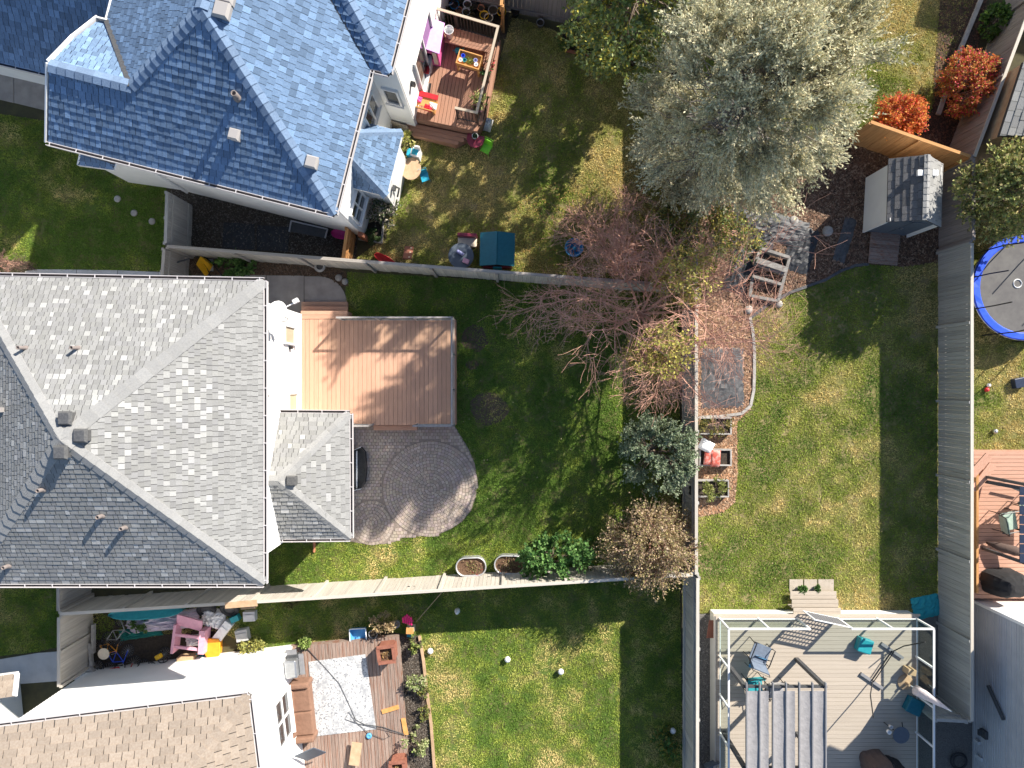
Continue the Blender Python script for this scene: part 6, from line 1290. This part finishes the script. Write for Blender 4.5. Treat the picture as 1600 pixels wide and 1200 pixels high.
# local x runs along the sofa, +y is its back
b = MB(m); b.box((0, .0, .18), (1.75, .8, .3)); b.build('base', 'cloth_brown', t, bevel=.05)
for s in (-1, 1):
    b = MB(m); b.box((s * .92, -.02, .32), (.2, .84, .62)); b.build('armrest', 'cloth_brown', t, bevel=.06)
    b = MB(m); b.box((s * .405, -.1, .42), (.8, .66, .16)); b.build('seat_cushion', 'cloth_brown', t, bevel=.05); b = MB(m); b.box((s * .405, .28, .62), (.8, .26, .5), rx=-.15); b.build('back_cushion', 'cloth_brown', t, bevel=.08)
p = at(457, 1040, 1.0); p.z = ZG; t = thing('gas_grill', 'steel gas grill beside the brown loveseat', 'grill', p, .1); m = frame(p, .1); b = MB(m); b.box((0, -.05, .78), (.42, .62, .3)); b.build('lid', 'steel', t, bevel=.06); b = MB(m); b.box((0, 0, .55), (.44, .7, .2)); b.build('firebox', 'metal_dark', t); b = MB(m); b.box((-.02, .42, .62), (.36, .2, .03)); b.box((.3, 0, .62), (.16, .7, .04)); b.build('side_shelf', 'plastic_grey', t)
for sx in (-1, 1):
    for sy in (-1, 1): b = MB(m); b.box((sx * .17, sy * .28, .23), (.04, .04, .46)); b.build('leg', 'metal_black', t)
b = MB(m); b.tube([(.24, -.25, .75), (.27, -.25, .75), (.27, .2, .75), (.24, .2, .75)], .014, 6); b.build('handle', 'steel', t)
def planter(label, p, w, rz, mat_='timber_red'):
    t = thing('planter_box', label, 'planter', p, rz); m = frame(p, rz); R_ = Matrix.Rotation(rz, 3, 'Z')
    for i in range(4):
        a = i * math.pi / 2; piece('side_panel', t, mat_, tuple(Vector(p) + R_ @ Vector((math.cos(a) * w * .42, math.sin(a) * w * .42, .28))), (.04, w * .84 - .05, .56), rz + a); piece('rim_board', t, mat_, tuple(Vector(p) + R_ @ Vector((math.cos(a) * w * .42, math.sin(a) * w * .42, .58))), (.12, w * .96 if i % 2 else w * .72, .03), rz + a)
    piece('soil', t, 'mulch', tuple(Vector(p) + Z(.42)), (w * .78, w * .78, .05), rz)
    foliage(t, tuple(Vector(p) + Z(.45)), .18, .05, [(.4, .26, .1), (.45, .34, .18)], 40, (.07, .02)); return t
planter('reddish wooden planter at the top corner of the weathered deck', dk_(608, 1013), .62, .12); planter('reddish wooden planter at the bottom of the weathered deck', dk_(625, 1188), .55, .08)
def plank(label, a, c, w, mm, z=.02): 
    a, c = Vector(a), Vector(c); b = MB(); b.bar(a + Z(z), c + Z(z), w, .04); tag(b.build('plank', mm), label, 'plank')
plank('orange plank lying on the weathered deck', dk_(597, 1112), dk_(623, 1104), .14, 'timber_orange'); plank('orange plank at the edge of the weathered deck', dk_(630, 1122), dk_(635, 1148), .15, 'timber_orange'); plank('wide tan board at the bottom of the weathered deck', dk_(560, 1156), dk_(555, 1191), .36, 'timber_tan', .2)
b = MB(); pts = [(478, 1011), (505, 1040), (530, 1068), (545, 1100), (556, 1125), (570, 1132), (598, 1136), (640, 1150)]; b.tube([dk_(x, y, .03) for x, y in pts], .011, 6); pts = [(640, 1150), (600, 1140), (560, 1131), (540, 1124), (545, 1112), (556, 1128), (575, 1145), (600, 1155), (610, 1150), (604, 1142)]; b.tube([dk_(x, y, .045) for x, y in pts], .009, 6); tag(b.build('garden_hose', 'metal_dark', smooth=True), 'thin dark hose snaking over the white rug', 'hose')
b = MB(); b.lathe(dk_(577, 1149), [(.1, 0), (.1, .06), (.06, .08), (.04, .06)], 16); tag(b.build('hose_dish', 'plastic_sky', smooth=True), 'small blue and white dish on the weathered deck', 'dish')
b = MB(); a, c = dk_(470, 1185, .9), dk_(500, 1172, .9); b.bar(a, c, .9, .03, .9); tag(b.build('glass_table', 'plastic_slate'), 'dark tilted panel at the bottom of the weathered deck', 'panel')
p = at(562, 988); t = thing('storage_tote', 'blue storage tote above the weathered deck', 'tote', p, .06); m = frame(p, .06); b = MB(m); b.add([(-.24, -.18, 0), (.24, -.18, 0), (.24, .18, 0), (-.24, .18, 0), (-.29, -.23, .3), (.29, -.23, .3), (.29, .23, .3), (-.29, .23, .3), (-.26, -.2, .29), (.26, -.2, .29), (.26, .2, .29), (-.26, .2, .29), (-.22, -.16, .1), (.22, -.16, .1), (.22, .16, .1), (-.22, .16, .1)], [(3, 2, 1, 0), (0, 1, 5, 4), (1, 2, 6, 5), (2, 3, 7, 6), (3, 0, 4, 7), (4, 5, 9, 8), (5, 6, 10, 9), (6, 7, 11, 10), (7, 4, 8, 11), (8, 9, 13, 12), (9, 10, 14, 13), (10, 11, 15, 14), (11, 8, 12, 15), (12, 13, 14, 15)]); b.build('bin', 'plastic_sky', t); b = MB(m)
for s in (-1, 1): b.box((s * .285, 0, .29), (.03, .44, .03)); b.box((0, s * .225, .29), (.54, .03, .03))
b.build('rim', 'plastic_white', t)
pot('dark grey pot beside the blue tote', at(585, 987), .15, .25, 'plastic_grey'); bucket('pale blue bucket behind the dry plant', at(621, 972), .12, .26, 'plastic_pale_grey')
b = MB(); q = at(640, 960)
for i in range(5): b.tube([q + Vector((-.14 + i * .07, -.12 - .02 * i, .5)), q + Vector((-.14 + i * .07, .1 + .05 * (2 - abs(i - 2)), .62))], .03, 6)
b.tube([q + Vector((-.18, -.1, .48)), q + Vector((.2, -.06, .5))], .025, 6); b.tube([q + Vector((.05, -.2, 0)), q + Vector((0, 0, .5))], .02, 6); tag(b.build('toy_rake', 'plastic_hot_pink'), 'bright pink plastic toy rake above the flower bed', 'toy')
p = at(643, 983); t = thing('seed_box', 'yellow and green box beside the flower bed', 'box', p, -.05); b = MB(frame(p, -.05)); b.box((0, .08, .2), (.26, .22, .4)); b.build('upper_half', 'plastic_cream', t); b = MB(frame(p, -.05)); b.box((0, -.12, .12), (.24, .16, .24)); b.build('lower_half', 'plastic_teal', t); b = MB(frame(p, -.05)); b.box((0, .08, .41), (.26, .22, .02)); b.build('lid', 'timber_orange', t)
b = MB(); b.tube([at(650, 972, .15), at(690, 926, .9)], .012, 5); tag(b.build('bamboo_stick', 'timber_tan'), 'thin bamboo stick leaning on the pale fence', 'stick')

# ---------------------------------------------------------------- things stored beside the brown roofed house
def bicycle(label, p, rz, mm, s=1.0, lie=1.2):
    t = thing('bicycle', label, 'bicycle', p, rz, 'bicycles beside the brown roofed house'); m = frame(p, rz) @ Matrix.Scale(s, 4) @ Matrix.Rotation(lie, 4, 'X') ; r = .27
    for x in (-.45, .45):
        b = MB(m); n = 22; b.tube([(x + r * math.cos(2*math.pi*i/n), 0, r + r * math.sin(2*math.pi*i/n)) for i in range(n)], .02, 5, True); w_o = b.build('wheel', 'rubber', t)
        b = MB(m)
        for i in range(8): a = math.pi * i / 8; b.bar((x - r * math.cos(a), 0, r - r * math.sin(a)), (x + r * math.cos(a), 0, r + r * math.sin(a)), .005, .005)
        b.build('spokes', 'steel', w_o, kind='stuff')
    b = MB(m); F_ = [(-.45, 0, r), (-.15, 0, .68), (.3, 0, .7), (-.05, 0, .27)]
    for a, c in ((0, 1), (1, 2), (2, 3), (3, 0), (1, 3)): b.tube([F_[a], F_[c]], .018, 6)
    b.tube([(.3, 0, .78), (.45, 0, r)], .018, 6); b.build('bike_frame', mm, t); b = MB(m); b.tube([(.22, -.24, .84), (.32, 0, .8), (.22, .24, .84)], .015, 6); b.build('handlebar', 'steel', t); b = MB(m); b.box((-.18, 0, .75), (.22, .12, .05)); b.build('saddle', 'plastic_black', t, bevel=.015)
for lab, x, y, rz, mm, s, lie in (('silver bicycle lying by the gate fence', 172, 976, 1.0, 'steel', .95, 1.1), ('small orange bicycle below the silver one', 170, 996, .3, 'plastic_orange', .75, 1.2), ('blue kids bicycle in the middle of the heap', 185, 1008, .1, 'plastic_blue', .8, 1.15), ('red and white bicycle on top of the heap', 190, 1030, .25, 'plastic_red', 1.0, .8), ('grey bicycle with yellow bag at the right of the heap', 238, 1022, .5, 'metal_dark', .95, 1.0), ('black bicycle wheel end by the wooden frame', 172, 1036, -.2, 'metal_black', .85, 1.2)):
    bicycle(lab, at(x, y, .06), rz, mm, s, lie)
b = MB(); b.lathe(at(163, 1021, .5), [(.02, 0), (.19, .02), (.2, .05), (.18, .05), (.02, .04)], 18); tag(b.build('hubcap', 'plastic_cream', smooth=True), 'round cream hubcap on the bicycle heap', 'wheel')
b = MB(); b.box(at(248, 1026, .45), (.22, .16, .16), .5); tag(b.build('bike_bag', 'plastic_yellow', bevel=.03), 'yellow bag on the grey bicycle', 'bag')
hull('teal kayak along the pale fence', at(234, 953, .35), .07, 2.6, .22, 'plastic_teal', 'kayak', 'kayak', .3)
for lab, x, y, rx, ry, h, mm, rz, sd in (('large white and lilac tarp beside the teal kayak', 256, 970, 1.3, .34, .42, 'cloth_lilac', .1, 21), ('dark green tarp below the white tarp', 220, 988, .75, .2, .22, 'cloth_green', .15, 22), ('white plastic sheet between tire and pink frame', 334, 965, .42, .34, .38, 'cloth_white', -.3, 23), ('crumpled white sheet inside the pink frame', 307, 1000, .36, .2, .25, 'cloth_white', .1, 24)):
    b = MB(); rag(b, at(x, y, .03), rx, ry, h, 14, rz, sd); tag(b.build('tarp', mm), lab, 'tarp')
p = at(308, 988, .05); t = thing('toy_cottage_frame', 'pink plastic play frame among the stored things', 'toy', p, -.12); m = frame(p, -.12); 
for lab, a, c, w in (('side_wall', (-.55, .4, .35), (-.55, -.6, .35), .09), ('cross_bar', (-.5, .05, .55), (.35, .05, .55), .09), ('cross_bar', (-.5, -.38, .5), (.35, -.38, .5), .09), ('side_wall', (.4, .3, .35), (.45, -.5, .35), .2)):
    b = MB(m); b.bar(a, c, w, .5 if lab == 'side_wall' else .08); b.build(lab, 'plastic_rose', t)
b = MB(m); b.box((-.1, .5, .5), (.9, .45, .05), rx=.4, rz=-.15); b.build('roof_panel', 'plastic_rose', t)
p = at(333, 1012, .3); t = thing('toy_slide_seat', 'orange plastic lid lying by the bright white wall', 'toy', p, -.05); b = MB(frame(p, -.05)); b.prism([(-.26, -.22), (-.18, -.33), (.18, -.33), (.26, -.22), (.26, .22), (.18, .33), (-.18, .33), (-.26, .22)], 0, .07); b.build('lid', 'plastic_orange', t, bevel=.02); b = MB(frame(p, -.05)); b.box((0, 0, -.15), (.4, .5, .29)); b.build('body', 'plastic_orange', t)
b = MB(); b.lathe(at(315, 1024, .02), [(.12, 0), (.17, .22), (.15, .22), (.1, .04)], 14); tag(b.build('bowl', 'plastic_teal', smooth=True), 'teal bowl beside the orange lid', 'bowl')
b = MB(); b.box(at(294, 1031, .2), (.62, .34, .4), .08); tag(b.build('storage_box', 'cardboard', bevel=.01), 'grey brown box against the bright white wall', 'box')
for lab, x, y, rz in (('left car tire leaning on the pale fence', 325, 951, .1), ('right car tire leaning on the pale fence', 361, 949, .0)):
    q = at(x, y, .05); t = thing('tire', lab, 'tire', q, rz, 'car tires by the pale fence'); m = frame(q, rz) @ Matrix.Translation((0, 0, .12)) @ Matrix.Rotation(.55, 4, 'X'); b = MB(m); b.lathe((0, 0, 0), [(.2, -.09), (.3, -.1), (.33, -.06), (.33, .06), (.3, .1), (.2, .09), (.19, 0)], 24); b.build('tread', 'rubber', t, True); b = MB(m); b.lathe((0, 0, .02), [(.19, .0), (.18, .03), (.06, .05), (.02, .05)], 16); b.build('rim', 'metal_dark', t)
def carton(label, x, y, d, rz, mm): 
    p = at(x, y, .01); t = thing('carton', label, 'box', p, rz); b = MB(frame(p, rz)); b.box((0, 0, d[2]/2), d); b.build('body', mm, t, bevel=.015); b = MB(frame(p, rz)); b.box((0, .0, d[2] + .012), (d[0] * .9, d[1] * .42, .015), rx=.1); b.build('flap', mm, t)
carton('long white box leaning beside the orange lid', 352, 983, (.3, .78, .3), -.65, 'plastic_white'); carton('pale blue white tub under the fence', 393, 960, (.42, .34, .26), .05, 'plastic_pale_grey'); carton('grey white carton with open flaps', 382, 989, (.42, .4, .3), .2, 'concrete_pale')
b = MB(); b.box(at(368, 966, .15), (.3, .2, .25), .4); tag(b.build('teal_crate', 'plastic_teal', bevel=.01), 'teal crate under the white boxes', 'box')
t = thing('timber_frame', 'wooden frame boards beside the gate fence', 'timber', at(140, 1035))
for a, c in (((129, 1012), (128, 1050)), ((128, 1052), (170, 1050)), ((133, 1035), (147, 1050)), ((141, 1005), (143, 1040)), ((146, 975), (146, 1020))):
    a, c = at(*a, .3), at(*c, .3); b = MB(); b.bar(a, c, .09, .14); b.build('timber', 'timber_grey', t)
t = thing('fence_ledge', 'pale wooden ledge hung on the fence near the tires', 'shelf', at(395, 942, 1.0)); b = MB(); b.bar(at(352, 946, 1.85), at(402, 942, 1.85), .2, .04); b.build('shelf_board', 'timber_tan', t); b = MB(); b.bar(at(378, 950, 1.6), at(400, 948, 1.6), .06, .2); b.build('bracket', 'timber_tan', t)
for lab, x, y, z in (('dark butterfly ornament on the pale fence', 643, 920, 1.2), ('dark fish ornament on the middle fence', 1081, 766, 1.2)):
    p = at(x, y, z); b = MB(); v = y > 900
    for s in (-1, 1): b.ball(p + (Vector((s * .09, .03, .0)) if v else Vector((-.04, s * .09, 0))), .07, 8)
    b.ball(p + (Vector((0, .03, 0)) if v else Vector((-.04, 0, 0))), .05, 8); tag(b.build('wall_ornament', 'metal_black', smooth=True), lab, 'ornament')
for i, (x, y) in enumerate(((184, 311), (210, 333), (238, 346))):
    b = MB(); b.lathe(at(x, y, .01), [(.12, 0), (.12, .03), (.09, .05), (.02, .05)], 14); tag(b.build('stepping_disc', 'stone', smooth=True), ['left', 'middle', 'right'][i] + ' pale disc on the shaded left lawn', 'stone')
